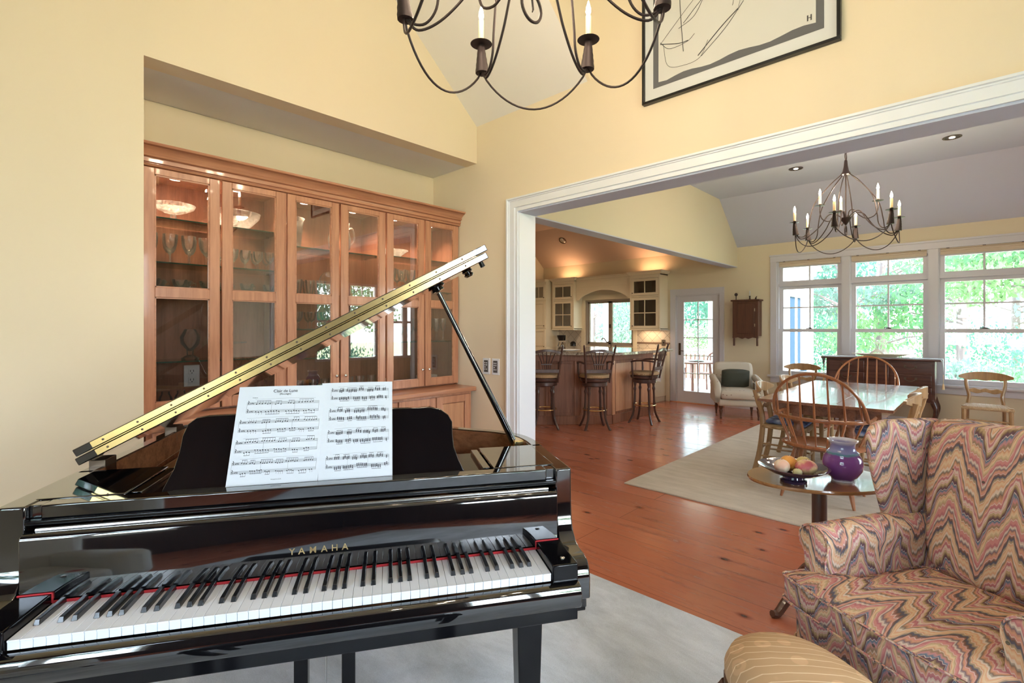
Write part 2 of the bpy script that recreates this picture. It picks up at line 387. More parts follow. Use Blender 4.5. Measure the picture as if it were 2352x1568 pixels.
S('trim_jamb', b, M['white'])
S('trim_head', MB().box(X0-.005, -.75, 2.336, X1+.005, YB, 2.3525), M['ceil_bluelit'])

# baseboards
S('baseboard_north', MB().box(-3.2, YN-.016, 0, .565, YN, .14), M['white'], bevel=.003)
S('baseboard_window', MB().box(XW-.016, -2.6, 0, XW, 3.36, .13), M['white'], bevel=.003)
S('baseboard_east', MB().box(X0-.016, YB+.11, 0, X0, YN+.03, .14), M['white'], bevel=.003)

# ---- triple window in the window wall
def window_unit(name, y0, y1, lock=True):
    w_ = bpy.data.objects.new(name, None); C.objects.link(w_); struct(w_)
    xg = XW+.075
    b = MB()
    def bar(ya, yb, za, zb, d=.022, x=xg): b.box(x-d, ya, za, x+d, yb, zb)
    # jambs, head, sill
    b.box(XW+.01, y0-.02, .60, XW+.149, y0+.0195, 2.54); b.box(XW+.01, y1-.0195, .60, XW+.149, y1+.02, 2.54)
    a0, a1 = y0+.02, y1-.02
    b.box(XW+.012, a0, 2.47, XW+.147, a1, 2.54); b.box(XW+.012, a0, .60, XW+.147, a1, .639)
    b.box(XW+.02, a0, 2.1105, XW+.145, a1, 2.1545)
    # transom sash
    bar(y0+.0755, y1-.0755, 2.42, 2.4695); bar(y0+.0755, y1-.0755, 2.155, 2.20); bar(a0, y0+.075, 2.155, 2.4695); bar(y1-.075, a1, 2.155, 2.4695)
    # upper sash (outer) and lower sash (inner)
    bar(y0+.0755, y1-.0755, 2.06, 2.11, x=xg+.026); bar(a0, y0+.075, 1.36, 2.11, x=xg+.026); bar(y1-.075, a1, 1.36, 2.11, x=xg+.026)
    bar(a0, a1, 1.352, 1.404, x=xg-.02); bar(a0, y0+.078, .7055, 1.3515, x=xg-.02); bar(y1-.078, a1, .7055, 1.3515, x=xg-.02)
    bar(a0, a1, .64, .705, x=xg-.02)
    b.build('window_frame', M['wtrim_shaded'], w_)
    ym = (y0+y1)/2; g = MB()
    for z0, z1, x in ((2.20, 2.42, xg), (1.40, 2.06, xg+.025)): g.box(x-.007, ym-.011, z0, x+.007, ym+.011, z1)
    g.box(xg+.0185, y0+.07, 1.744, xg+.0315, y1-.07, 1.766)
    g.build('muntin', M['wtrim_shaded'], w_)
    p = MB()
    for z0, z1, x in ((2.19, 2.43, xg), (1.38, 2.07, xg+.025), (.69, 1.37, xg-.02)): p.box(x-.002, y0+.06, z0, x+.002, y1-.06, z1)
    p.build('window_glass', M['pane'], w_)
    MB().box(XW+.035, ym-.045, 1.404, XW+.062, ym+.045, 1.414).tube([(XW+.05, ym-.03, 1.418), (XW+.05, ym+.045, 1.424)], .006, 6).build('sash_lock', M['iron'], w_)
    return w_
WY = [(1.57, 2.50), (.535, 1.485), (-.50, .45)]
for i, (a, b_) in enumerate(WY): window_unit('window_%d' % (i+1), a, b_)
# mullion posts, casing, stool, apron
b = MB()
for ya, yb in ((1.475, 1.58), (.44, .545)):
    b.box(XW-.016, ya, .629, XW+.008, yb, 2.524)
b.box(XW-.022, 2.505, .629, XW, 2.60, 2.524).box(XW-.022, -.60, .629, XW, -.505, 2.524)
b.box(XW-.024, -.602, 2.525, XW, 2.602, 2.614).box(XW-.034, -.61, 2.615, XW, 2.61, 2.642)
b.box(XW-.055, -.64, .600, XW+.005, 2.64, .628).box(XW-.02, -.60, .505, XW, 2.60, .599)
S('trim_window', b, M['wtrim_shaded'])
# roller shades, one in the head of each window
lab = ['rolled up tan roller shade at top of the left window nearest the wall cupboard', 'rolled up tan roller shade at top of the middle window above the white tureen', 'rolled up tan roller shade at top of the right window above the lone wall chair']
M['shade'] = mat('tan_shade', (.62, .53, .42), .8)
for i, (a, b_) in enumerate(WY):
    t = thing('roller_shade', lab[i], 'roller shade', (XW+.02, (a+b_)/2, 2.40), 0, 'roller shades in the window heads'); h = (b_-a)/2-.03
    MB().box(-.012, -h, .035, -.007, h, .115).tube([(-.005, -h, .095), (-.005, h, .095)], .018, 12).build('shade_cloth', M['shade'], t)
    MB().box(-.03, -h, .112, .02, h, .122).build('head_rail', M['shade'], t)
    for yy in (-h*.82, 0, h*.82): MB().box(-.034, yy-.016, .117, -.02, yy+.016, .127).build('bracket', M['iron'], t)

# ---- glazed door to the deck
d = bpy.data.objects.new('door_1', None); C.objects.link(d); struct(d)
b = MB(); x0, x1 = XW+.02, XW+.062
b.box(x0, 3.462, .012, x1, 3.586, 2.025).box(x0, 4.14, .012, x1, 4.268, 2.025).box(x0, 3.5865, .012, x1, 4.1395, .22).box(x0, 3.5865, 1.91, x1, 4.1395, 2.025)
b.build('door_leaf', M['wtrim_shaded'], d)
g = MB(); g.box(x0+.008, 3.857, .22, x1-.008, 3.872, 1.91)
for k in range(1, 5): z = .22+1.69*k/5; g.box(x0+.008, 3.586, z-.008, x1-.008, 4.14, z+.008)
g.build('muntin', M['wtrim_shaded'], d)
MB().box(x0+.018, 3.58, .215, x0+.023, 4.145, 1.915).build('door_glass', M['pane'], d)
M['bronze'] = mat('aged_bronze', (.10, .07, .05), .35, .8)
MB().box(x0-.010, 4.195, .90, x0, 4.235, 1.13).tube([(x0-.03, 4.215, .985), (x0-.045, 4.215, .985), (x0-.045, 4.12, .98)], .008, 8).tube([(x0, 4.215, .985), (x0-.04, 4.215, .985)], .009, 8).build('door_handle', M['bronze'], d, bevel=.003)
for z in (.25, 1.02, 1.80): MB().box(XW+.012, 3.444, z-.05, XW+.026, 3.462, z+.05).build('hinge', M['bronze'], d)
b = MB().box(XW-.022, 4.285, .013, XW-.0005, 4.39, 2.044).box(XW-.022, 3.37, .013, XW-.0005, 3.45, 2.044).box(XW-.024, 3.368, 2.0445, XW-.0005, 4.392, 2.16)
b.box(XW, 4.270, 0, XW+.15, 4.285, 2.045).box(XW, 3.45, 0, XW+.15, 3.460, 2.045).box(XW, 3.461, 2.026, XW+.15, 4.269, 2.045)
S('trim_door', b, M['wtrim_shaded'])
S('trim_threshold', MB().box(XW-.03, 3.37, 0, XW+.15, 4.39, .012), M['cherry'])

# ---- kitchen slider window
k = bpy.data.objects.new('window_4', None); C.objects.link(k); struct(k)
b = MB()
b.box(XW+.005, 5.20, 1.03, XW+.14, 5.235, 2.03).box(XW+.005, 6.355, 1.03, XW+.14, 6.39, 2.03).box(XW+.005, 5.235, 1.995, XW+.14, 6.355, 2.03).box(XW+.005, 5.235, 1.03, XW+.14, 6.355, 1.07)
b.box(XW+.05, 5.74, 1.07, XW+.10, 5.83, 1.995).box(XW+.05, 5.235, 1.07, XW+.1, 6.355, 1.11).box(XW+.05, 5.235, 1.955, XW+.1, 6.355, 1.995).box(XW+.05, 5.235, 1.07, XW+.1, 5.275, 1.995).box(XW+.05, 6.315, 1.07, XW+.1, 6.355, 1.995)
M['winwood'] = mat('window_frame_taupe', (.35, .30, .25), .5)
b.build('window_frame', M['winwood'], k)
MB().box(XW+.073, 5.25, 1.09, XW+.077, 6.34, 1.98).build('window_glass', M['pane'], k)
MB().box(XW+.035, 5.77, 1.42, XW+.05, 5.80, 1.50).build('latch', M['iron'], k)
b = MB().box(XW-.02, 6.39, .93, XW, 6.49, 2.029).box(XW-.02, 5.11, .93, XW, 5.20, 2.029).box(XW-.022, 5.11, 2.03, XW, 6.49, 2.13)
S('trim_kitchen_window', b, M['cream'])
# backsplash of diagonal tiles with a dark border
def tile_mat():
    m = mat('tumbled_tile', (.62, .55, .45), .45); tc = N(m, 'ShaderNodeTexCoord'); mp = N(m, 'ShaderNodeMapping')
    mp.inputs['Rotation'].default_value = (R_(45), 0, 0); L(m, tc.outputs['Object'], mp.inputs[0])
    s = N(m, 'ShaderNodeSeparateXYZ'); L(m, mp.outputs[0], s.inputs[0]); c = N(m, 'ShaderNodeCombineXYZ'); L(m, s.outputs['Y'], c.inputs['X']); L(m, s.outputs['Z'], c.inputs['Y'])
    br = N(m, 'ShaderNodeTexBrick', Scale=1.0); br.offset = 0; L(m, c.outputs[0], br.inputs['Vector'])
    br.inputs['Brick Width'].default_value = .15; br.inputs['Row Height'].default_value = .15; br.inputs['Mortar Size'].default_value = .004
    br.inputs['Color1'].default_value = (.64,.56,.45,1); br.inputs['Color2'].default_value = (.70,.62,.52,1); br.inputs['Mortar'].default_value = (.36,.30,.25,1)
    L(m, br.outputs['Color'], bs(m).inputs['Base Color']); return m
M['tile'] = tile_mat()
S('trim_backsplash', MB().box(XW-.012, 4.392, .92, XW, 5.11, 1.40).box(XW-.012, 6.49, .92, XW, 7.3, 1.40), M['tile'])
M['border'] = mat('border_tile', (.22, .15, .11), .4)
S('trim_border', MB().box(XW-.015, 4.40, 1.10, XW-.011, 5.11, 1.135), M['border'])

# ---- plain windows behind the camera
def plain_window(name, axis, pos, a0, a1, z0, z1, cols, rows=2):
    w_ = bpy.data.objects.new(name, None); C.objects.link(w_); struct(w_)
    def bx(b, u0, u1, zz0, zz1, d0, d1):
        if axis == 'x': b.box(pos+d0, u0, zz0, pos+d1, u1, zz1)
        else: b.box(u0, pos+d0, zz0, u1, pos+d1, zz1)
    b = MB(); g = MB(); p = MB(); wd = (a1-a0)/cols
    bx(b, a0, a1, z0, z0+.05, -.05, .05); bx(b, a0, a1, z1-.05, z1, -.05, .05)
    for k in range(cols+1):
        c = a0+wd*k; e = .05 if k in (0, cols) else .06; bx(b, max(a0, c-e), min(a1, c+e), z0+.0505, z1-.0505, -.049, .049)
    for k in range(cols):
        l, r = a0+wd*k+.061, a0+wd*(k+1)-.061; zm = (z0+z1)/2
        bx(g, l, r, zm-.025, zm+.025, -.02, .02)
        bx(g, (l+r)/2-.009, (l+r)/2+.009, zm+.026, z1-.051, -.01, .01); bx(g, l, r, (zm+z1)/2-.009, (zm+z1)/2+.009, -.0095, .0095)
        bx(p, l, r, z0+.051, z1-.051, -.003, .003)
    b.build('window_frame', M['white'], w_); g.build('muntin', M['white'], w_); p.build('window_glass', M['pane'], w_)
plain_window('window_5', 'x', -3.275, -1.3, 1.1, .7, 2.75, 3)
plain_window('window_6', 'y', -3.875, -1.4, 2.0, .7, 2.75, 4)
plain_window('window_7', 'y', -2.675, 4.4, 7.2, .75, 2.35, 4)
# ================================================================== OUTSIDE
M['grass'] = mat('dry_grass', (.42, .44, .22), .95)
M['bark'] = mat('tree_bark', (.13, .10, .10), .9)
M['deck'] = mat('deck_boards', (.50, .46, .42), .7)
M['rust'] = mat('oiled_teak', (.22, .09, .07), .4)
M['extwhite'] = mat('exterior_white', (.85, .86, .88), .6)
M['screen'] = mat('porch_screen', (.028, .048, .078), 1.0, spec=0)
M['green'] = []
def leafmat(i, c):
    m = mat('leaf_green', c, .7, spec=.2)
    b = bs(m); tr = N(m, 'ShaderNodeBsdfTranslucent'); tr.inputs[0].default_value = (*sc(c, 1.3), 1)
    ms = N(m, 'ShaderNodeMixShader'); ms.inputs[0].default_value = .45; out = m.node_tree.nodes['Material Output']
    L(m, b.outputs[0], ms.inputs[1]); L(m, tr.outputs[0], ms.inputs[2]); L(m, ms.outputs[0], out.inputs[0]); M['green'].append(m)
leafmat(0, (.10, .22, .11)); leafmat(1, (.065, .16, .12)); leafmat(2, (.15, .26, .12)); leafmat(3, (.13, .20, .17))
struct(MB().box(-50, -50, -.45, 90, 60, -.40).build('floor_yard', M['grass']))
def leaves(rnd, blobs, n, s):
    b = MB()
    for _ in range(n):
        cx, cy, cz, rx, ry, rz = rnd.choice(blobs)
        while True:
            p = Vector((rnd.uniform(-1,1), rnd.uniform(-1,1), rnd.uniform(-1,1)))
            if .35 < p.length < 1: break
        q = Vector((cx+p.x*rx, cy+p.y*ry, cz+p.z*rz)); E_ = Euler((rnd.uniform(0,6.3), rnd.uniform(0,6.3), rnd.uniform(0,6.3))).to_matrix()
        k = s*rnd.uniform(.6, 1.3)
        b.add([q+E_@Vector(v) for v in ((-k,0,0),(0,-k*.5,k*.12),(k,0,0),(0,k*.5,k*.12))], [(0,1,2,3)])
    return b
def tree(seed, x, y, h, r, label, g, n=2200, s=.11, lean=0, low=1.4):
    rnd = random.Random(seed)
    t = thing('tree', label, 'tree', (x, y, -.40), 0, 'trees beyond the lawn')
    tr = MB(); top = Vector((lean, rnd.uniform(-.2,.2), h*.8)); tr.tube(bez([(0,0,0), (lean*.3, .05, h*.3), (lean*.7, -.05, h*.55), tuple(top)], 12), [.17*(1-i/16) for i in range(13)][:13], 8)
    blobs = []
    for k in range(11):
        a = rnd.uniform(0, 6.28); zz = rnd.uniform(low, h*.85); st = Vector((lean*zz/h, 0, zz*.8)); q = Vector((math.cos(a)*r*rnd.uniform(.35,1), math.sin(a)*r*rnd.uniform(.35,1), zz))
        tr.tube([st, (st+q)/2+Vector((0,0,.1)), q], [.045,.03,.012], 5)
        blobs.append((q.x, q.y, q.z, r*.42, r*.42, r*.30))
    tr.build('trunk', M['bark'], t); leaves(rnd, blobs, n, s).build('foliage', M['green'][g], t, flat=True); return t
def bush(seed, x, y, r, h, label, g, n=900, s=.08):
    rnd = random.Random(seed); blobs = [(rnd.uniform(-r,r)*.6, rnd.uniform(-r,r)*.6, h*rnd.uniform(.25,.7), r*.6, r*.6, h*.35) for _ in range(6)]
    t = thing('shrub', label, 'shrub', (x, y, -.42), 0, 'shrubs at the edge of the lawn'); leaves(rnd, blobs, n, s).build('foliage', M['green'][g], t, flat=True)
    s_ = MB()
    for cx, cy, cz, *_ in blobs: s_.tube([(cx*.3, cy*.3, 0), (cx, cy, cz)], .012, 5)
    s_.build('stem', M['bark'], t); return t
TR = [  # px direction handled as world positions on the far side of the lawn
 (1, 20.5, 6.2, 7.5, 2.2, 'bushy tree seen right of the porch corner through the left window', 0, 0),
 (2, 18.5, 3.15, 8.0, 2.0, 'thick trunked tree with a side branch seen through the middle window', 3, .3),
 (3, 22.0, 2.6, 8.0, 2.6, 'pale leafed tree filling the left half of the middle window', 2, 0),
 (4, 19.0, .35, 7.2, 2.3, 'slender leaning tree at the left of the right window', 0, .4),
 (5, 16.5, -1.5, 6.5, 2.1, 'bright green tree with low boughs at the right edge of the right window', 2, 0),
 (6, 25.0, 9.5, 9.0, 3.2, 'blue green tree seen through the glazed deck door', 1, 0),
 (7, 24.0, 13.5, 9.0, 3.2, 'tall tree behind the deck railing seen in the door and kitchen window', 0, 0),
 (8, 19.5, 13.2, 8.5, 2.3, 'rough barked tree close outside the kitchen window', 3, 0),
 (9, 27.0, -1.0, 9.0, 3.6, 'far pale tree behind the bright green one in the right window', 3, 0),
 (10, 28.0, 5.0, 9.5, 3.4, 'far tall tree between the left and middle windows', 1, 0),
]
TR += [(11, -9.5, .3, 6.0, 2.2, 'tree outside the window behind the camera on the left', 0, 0), (12, -10, -3.2, 6.5, 2.2, 'second tree outside the window behind the camera on the left', 1, 0),
 (13, -.5, -11.5, 6.0, 2.3, 'tree outside the window behind the camera', 2, 0), (14, 6.5, -10.5, 5.5, 2.4, 'tree outside the south window of the dining room', 1, 0), (15, 9.5, -11.5, 5.5, 2.4, 'second tree outside the south window of the dining room', 0, 0)]
for s_, x, y, h, r, lab, g, ln in TR: tree(s_*17, x, y, h, r, lab, g, n=5200 if r < 3 else 6000, s=.085 if r < 3 else .115, lean=ln)
BU = [(31, 19.5, 4.8, 1.5, 1.7, 'dark green shrub behind the lawn in the left window', 1), (32, 17.5, 2.2, 1.2, 1.2, 'low shrub behind the tureen in the middle window', 2),
      (33, 15.5, .45, 1.3, 1.1, 'grey green shrub nearest the lawn in the right window', 3), (34, 14.5, -.75, 1.1, 1.1, 'bright shrub above the wall chair in the right window', 0),
      (35, 22, 9.6, 2.2, 2.2, 'wide shrub behind the deck railing in the door', 2), (36, 23, 3.6, 2.4, 2.4, 'tall shrub far back in the middle window', 0), (37, 21, -.6, 2.4, 2.2, 'shrub far back in the right window', 1),
      (39, 5.5, -8.5, 1.6, 1.4, 'shrub outside the dining room south window', 0), (40, 8.5, -8.8, 1.6, 1.5, 'second shrub outside the dining room south window', 1),
      (38, 21.5, 15.8, 2.6, 2.6, 'wide shrub low in the kitchen window', 2)]
for s_, x, y, r, h, lab, g in BU: bush(s_, x, y, r, h, lab, g, n=2600 if r > 2 else 1600, s=.06)

# covered deck outside the door
b = MB().box(9.29, 2.9, -.16, 13.1, 8.4, -.05)
struct(b.build('floor_deck', M['deck']))
b = MB()
b.box(9.30, 2.80, 2.62, 13.3, 8.5, 2.75)
b.prism([(9.3, 2.75), (13.5, 2.75), (9.3, 4.1)], 'y', 2.7, 8.5)
struct(b.build('ceiling_deck', M['extwhite']))
b = MB()
for x in (9.75, 13.0): b.box(x-.09, 2.82, -.1, x+.09, 3.0, 2.62)
b.box(12.9, 5.03, -.1, 13.05, 5.18, 2.62).box(12.9, 8.2, -.1, 13.08, 8.38, 2.62)
b.box(9.3, 2.84, 2.38, 13.0, 2.98, 2.62).box(9.85, 2.885, -.1, 11.42, 2.955, 2.379).box(11.421, 2.885, .50, 12.9, 2.955, .61).box(11.421, 2.885, 2.08, 12.9, 2.955, 2.379).box(12.37, 2.885, .611, 12.9, 2.955, 2.079).box(11.93, 2.885, .611, 12.0, 2.955, 2.079)
struct(b.build('trim_porch', M['extwhite']))
struct(MB().box(11.42, 2.915, .60, 12.38, 2.925, 2.09).box(11.42, 2.91, -.05, 12.9, 2.93, .50).build('wall_porch_screen', M['screen']))
t = thing('deck_railing', 'white and brown balustrade along the far side of the deck', 'railing', (13.0, 5.8, -.05))
MB().box(-.04, -2.7, .86, .05, 2.4, .92).box(-.02, -2.7, .78, .02, 2.4, .82).box(-.02, -2.7, .08, .02, 2.4, .12).build('rail', M['extwhite'], t)
for i in range(42): y = -2.65+.12*i; MB().box(-.015, y, .12, .015, y+.03, .78).build('baluster', M['rust'], t)
# round table and chairs on the deck
def patio_chair():
    t = thing('patio_chair', 'x', 'patio chair', (0,0,0), 0, 'patio chairs on the deck')
    MB().box(-.23, -.23, .40, .23, .22, .43).build('seat', M['rust'], t)
    MB().tube(bez([(-.24,.2,.43), (-.22,.26,.8), (0,.30,.9), (.22,.26,.8), (.24,.2,.43)], 20), .016, 6).build('backrest', M['rust'], t)
    for k in range(5): MB().box(-.17+.08*k, .225, .43, -.145+.08*k, .24, .84).build('slat', M['rust'], t)
    for sx in (-1, 1):
        MB().box(sx*.25-.02, -.22, .62, sx*.25+.02, .24, .645).build('armrest', M['rust'], t)
        for sy in (-1, 1): MB().tube([(sx*.25, sy*.21, .62 if sy < 0 else .43), (sx*.23, sy*.2, 0)], .02, 6).build('leg', M['rust'], t)
    return t
pc = patio_chair()
PT = (10.75, 4.66)
labs = ['rust coloured patio chair at the near side of the deck table', 'rust coloured patio chair at the far side of the deck table', 'rust coloured patio chair at the right side of the deck table']
for i, (dx, dy, rz) in enumerate(((-.85, .15, R_(80)), (.85, -.1, R_(-95)), (.1, -.85, R_(190)))):
    if i == 0: pc.location = (PT[0]+dx, PT[1]+dy, -.05); pc.rotation_euler = (0,0,rz); pc['label'] = labs[0]
    else: dup(pc, (PT[0]+dx, PT[1]+dy, -.05), rz, labs[i])
t = thing('patio_table', 'round rust coloured table on the deck outside the glazed door', 'patio table', (*PT, -.05))
MB().lathe([(.0,.70),(.52,.70),(.55,.715),(.55,.735),(0,.735)], 32).build('table_top', M['rust'], t)
for a in (.4, 1.97, 3.54, 5.11): MB().tube([(math.cos(a)*.35, math.sin(a)*.35, .70), (math.cos(a)*.42, math.sin(a)*.42, 0)], .03, 6).build('leg', M['rust'], t)
tag(MB().lathe([(.10,0),(.17,.01),(.18,.018),(0,.012)], 20, c=(PT[0]-.05, PT[1]-.1, .687)).build('round_tray', M['black']), 'small dark tray on the round deck table', 'tray')
# ================================================================== GRAND PIANO  (local x = along the keys, y = into the case)
PA = R_(-32.73); PO = (.544, 1.185)
P = thing('grand_piano', 'glossy black grand piano with raised lid and open keyboard on the grey rug', 'piano', (*PO, .0125), PA)
dz = -.0125
def pb(mb, name, m, parent=P, **k): return mb.build(name, m, parent, **k)
def Z(mb):  # lower a mesh so that heights below can be given above the floor
    mb.v = [(x, y, z+dz) for x, y, z in mb.v]; return mb
KW = 1.2244/52
# white keys
wk = None
for i in range(52):
    u = -.6122+KW*i
    if wk is None:
        wk = pb(Z(MB().box(.0004, .0006, .7200, KW-.0004, .150, .7418).box(.0004, -.001, .7375, KW-.0004, .003, .7418)), 'white_key', M['ivory'], bevel=.0008); wk.location = (u, 0, 0); first = wk
    else:
        c = wk.copy(); C.objects.link(c); c.location = (u, 0, 0)
bk = None
for i in range(51):
    if i % 7 in (0, 2, 3, 5, 6):
        sh = {0: .0, 2: -.0015, 3: .0015, 5: -.002, 6: 0}[i % 7]
        u = -.6122+KW*(i+1)+sh
        if bk is None:
            b = MB(); lo = [(-.0066,.050,.7415),(.0066,.050,.7415),(.0066,.150,.7415),(-.0066,.150,.7415)]; hi = [(-.0050,.056,.7535),(.0050,.056,.7535),(.0050,.150,.7545),(-.0050,.150,.7545)]
            b.loft([lo, hi]); bk = pb(Z(b), 'black_key', M['blackkey'], bevel=.0012); bk.location = (u, 0, 0)
        else:
            c = bk.copy(); C.objects.link(c); c.location = (u, 0, 0)
pb(Z(MB().box(-.6122, .1495, .742, .6122, .1535, .7475).box(.6122, .150, .765, .685, .154, .7675).box(-.685, .150, .765, -.6122, .154, .7675).box(.6122, .150, .742, .6145, .154, .7675).box(-.6145, .150, .742, -.6122, .154, .7675)), 'felt_strip', M['felt'])
# case front
pb(Z(MB().box(-.69, .0, .605, .69, .62, .668)), 'keybed', M['black2'], bevel=.003)
slip = [(-.003, .655), (-.030, .655), (-.036, .668), (-.037, .695), (-.030, .712), (-.016, .7185), (-.003, .717)]
pb(Z(MB().prism(slip, 'x', -.688, .688)), 'key_slip', M['black'], bevel=.002)
for s in (-1, 1):
    kb = pb(Z(MB().box(s*.6140, -.008, .66, s*.688, .152, .765)), 'key_block', M['black2'], bevel=.004, seg=3)
    pb(Z(MB().lathe([(0,.765),(.007,.765),(.007,.767),(.004,.769),(0,.769)], 12, c=(s*.655, .03, 0))), 'block_screw', M['chrome'], kb)
arm = [(.030,.64),(.030,.70),(.036,.725),(.052,.743),(.08,.750),(.115,.752),(.145,.762),(.168,.785),(.178,.82),(.183,.87),(.185,.938),(.185,.970),(.52,.970),(.52,.60),(.056,.60),(.056,.64)]
for s in (-1, 1): pb(Z(MB().prism(arm, 'x', s*.688, s*(.740 if s > 0 else .752))), 'side_arm', M['black'], bevel=.005, seg=3)
# fallboard: vertical polished panel
fb = [(.1545,.749),(.1545,.896),(.157,.904),(.163,.909),(.192,.912),(.21,.905),(.21,.749)]
f = pb(Z(MB().prism(fb, 'x', -.684, .684)), 'fallboard', M['black'], bevel=.002)
pb(Z(MB().tube([(-.66,.176,.914),(.66,.176,.914)], .0055, 8)), 'fallboard_hinge', M['chrome'], f)
for ch, u in zip('YAMAHA', (-.072,-.048,-.019,.010,.037,.064)):
    text('letter', ch, .0245, M['gold'], f, (u, .1538, .806+dz), (PI/2, 0, 0), bold=True)
fr = pb(Z(MB().box(-.66, .190, .935, .66, .236, .970)), 'front_rail', M['black'], bevel=.004, seg=3)
pb(Z(MB().box(-.688, .178, .924, .688, .24, .936)), 'rail_lip', M['black2'], bevel=.003, seg=3)
for s in (-1, 1): pb(Z(MB().box(s*.688, .200, .9362, s*.6605, .24, .968)), 'rail_end', M['black'], bevel=.002)

# rim
OUT = bez([(.74,.50),(.74,.60),(.72,.70),(.645,.80),(.53,.88),(.42,.96),(.34,1.08),(.25,1.22),(.12,1.35),(-.05,1.42),(-.25,1.445),(-.48,1.43),(-.64,1.37),(-.72,1.26),(-.74,1.12),(-.74,.8),(-.74,.50)], 96) if False else None
def cr2(pts, n):
    return [(p.x, p.y) for p in bez([(a, b, 0) for a, b in pts], n)]
OUT = cr2([(.74,.50),(.738,.60),(.715,.70),(.645,.80),(.53,.88),(.42,.97),(.34,1.08),(.25,1.22),(.12,1.35),(-.05,1.42),(-.25,1.445),(-.48,1.43),(-.64,1.37),(-.72,1.26),(-.74,1.12),(-.74,.8),(-.74,.50)], 96)
OUT = [(max(-.74, min(.74, x)), y) for x, y in OUT]
def offs(pts, d):
    out = []
    for i, p in enumerate(pts):
        a = Vector(pts[max(i-1, 0)]); b = Vector(pts[min(i+1, len(pts)-1)]); t = (b-a).normalized(); out.append((p[0]-t.y*d, p[1]+t.x*d))
    return out
INN = offs(OUT, .034); IN2 = offs(OUT, .040)
def strip(a, b_, z0, z1):
    m = MB(); rings = [[(*p, z0), (*q, z0), (*q, z1), (*p, z1)] for p, q in zip(a, b_)]; return m.loft(rings)
pb(Z(strip(OUT, INN, .60, .970)), 'rim', M['black'])
pb(Z(strip(offs(OUT, .0345), IN2, .80, .966)), 'inner_rim', M['inrim'])
pb(Z(MB().prism(INN, 'z', .66, .68)), 'soundboard', M['inrim'])
pl = pb(Z(MB().prism([p for p in offs(OUT, .06) if p[1] > .52] + [], 'z', .855, .868)), 'iron_plate', M['plate'])
for k in range(5):
    u = -.5+.24*k; pb(Z(MB().box(u-.012, .56, .868, u+.012, 1.30-.22*abs(k-1) if k > 1 else 1.33, .905)), 'plate_strut', M['plate'], pl)
st = MB()
for k in range(40): u = -.66+.0335*k; st.tube([(u, .54, .882), (u-.05, max(.70, 1.32-.9*max(0, u)), .884)], .0007, 4)
pb(Z(st), 'strings', M['chrome'], pl)
# top shelves beside the desk and the desk tray
for s in (-1, 1): pb(Z(MB().box(s*.500, .240, .945, s*.700, .510, .9715)), 'side_shelf', M['black'], bevel=.003)
pb(Z(MB().box(-.498, .242, .940, .498, .505, .955)), 'desk_tray', M['black2'], bevel=.002)
for s in (-1, 1): pb(Z(MB().box(s*.470, .26, .955, s*.495, .50, .968)), 'slide_rail', M['black'], bevel=.002)
# music desk
dk = [(-.428,.958),(-.405,1.015),(-.397,1.06),(-.395,1.10),(-.385,1.132),(-.365,1.148),(-.335,1.153),(0,1.156),(.315,1.153),(.345,1.146),(.370,1.128),(.382,1.106),(.381,1.07),(.384,1.03),(.398,.99),(.414,.958)]
rings = [[(u, .270+(w_-.958)*.38+o, w_) for u, w_ in dk] for o in (0, .014)]
dsk = pb(Z(MB().loft(rings)), 'music_desk', M['black'], bevel=.002)
pb(Z(MB().box(-.40, .232, .955, .40, .285, .962)), 'desk_ledge', M['black'], dsk, bevel=.002)
for u in (-.24, .19): pb(Z(MB().box(u-.035, .240, .9585, u+.035, .247, .964)), 'desk_hinge', M['brass'], dsk)

# lid
LA = R_(-28.0); HX = (-.742, 0, .984+dz)
def lidobj(mb, name, m, parent=P, **k):
    return mb.build(name, m, parent, loc=HX, rot=(0, LA, 0), **k)
LO = [(min(x+.745, 1.452), y) for x, y in OUT]; LO = [(x, max(y, .50)) for x, y in LO]
lm = lidobj(MB().prism(LO, 'z', .004, .028), 'lid', M['black'], bevel=.003)
lf = lidobj(MB().box(.012, .500, .031, 1.462, .86, .055), 'front_lid', M['black'], bevel=.003)
for zz, par in ((.0070, lm), (.0340, lf)):
    hs = MB().box(.065, .4975, zz, 1.405, .5005, zz+.0180).build('hinge_strip', M['brass'], par)
    sc0 = None
    for k in range(13):
        x = .10+.105*k
        if sc0 is None: sc0 = MB().lathe([(0,0),(.0032,0),(.0032,.0012),(0,.0018)], 10).build('screw', M['bronze'], hs if False else par, rot=(PI/2, 0, 0)); sc0.location = (x, .4974, zz+.009)
        else: c = sc0.copy(); C.objects.link(c); c.parent = par; c.location = (x, .4974, zz+.009)
lidobj(MB().tube([(.06, .4972, .0295), (1.41, .4972, .0295)], .0022, 6), 'lid_knuckle', M['brass'])
lidobj(MB().lathe([(0,0),(.018,0),(.022,-.006),(.014,-.014),(.020,-.020),(.012,-.028),(0,-.028)], 16, c=(1.375, .60, .004)), 'lid_knob', M['black'])
lidobj(MB().lathe([(0,0),(.009,0),(.010,-.018),(0,-.020)], 12, c=(1.43, .56, .004)), 'lid_buffer', M['bsat'])
lidobj(MB().lathe([(0,0),(.03,0),(.034,-.008),(.022,-.014),(.026,-.022),(0,-.026)], 16, c=(1.24, .58, .004)), 'stick_cup', M['black'])
for v in (.60, 1.15): pb(Z(MB().box(-.745, v-.035, .93, -.70, v+.035, .99)), 'lid_hinge', M['bronze'], bevel=.002)
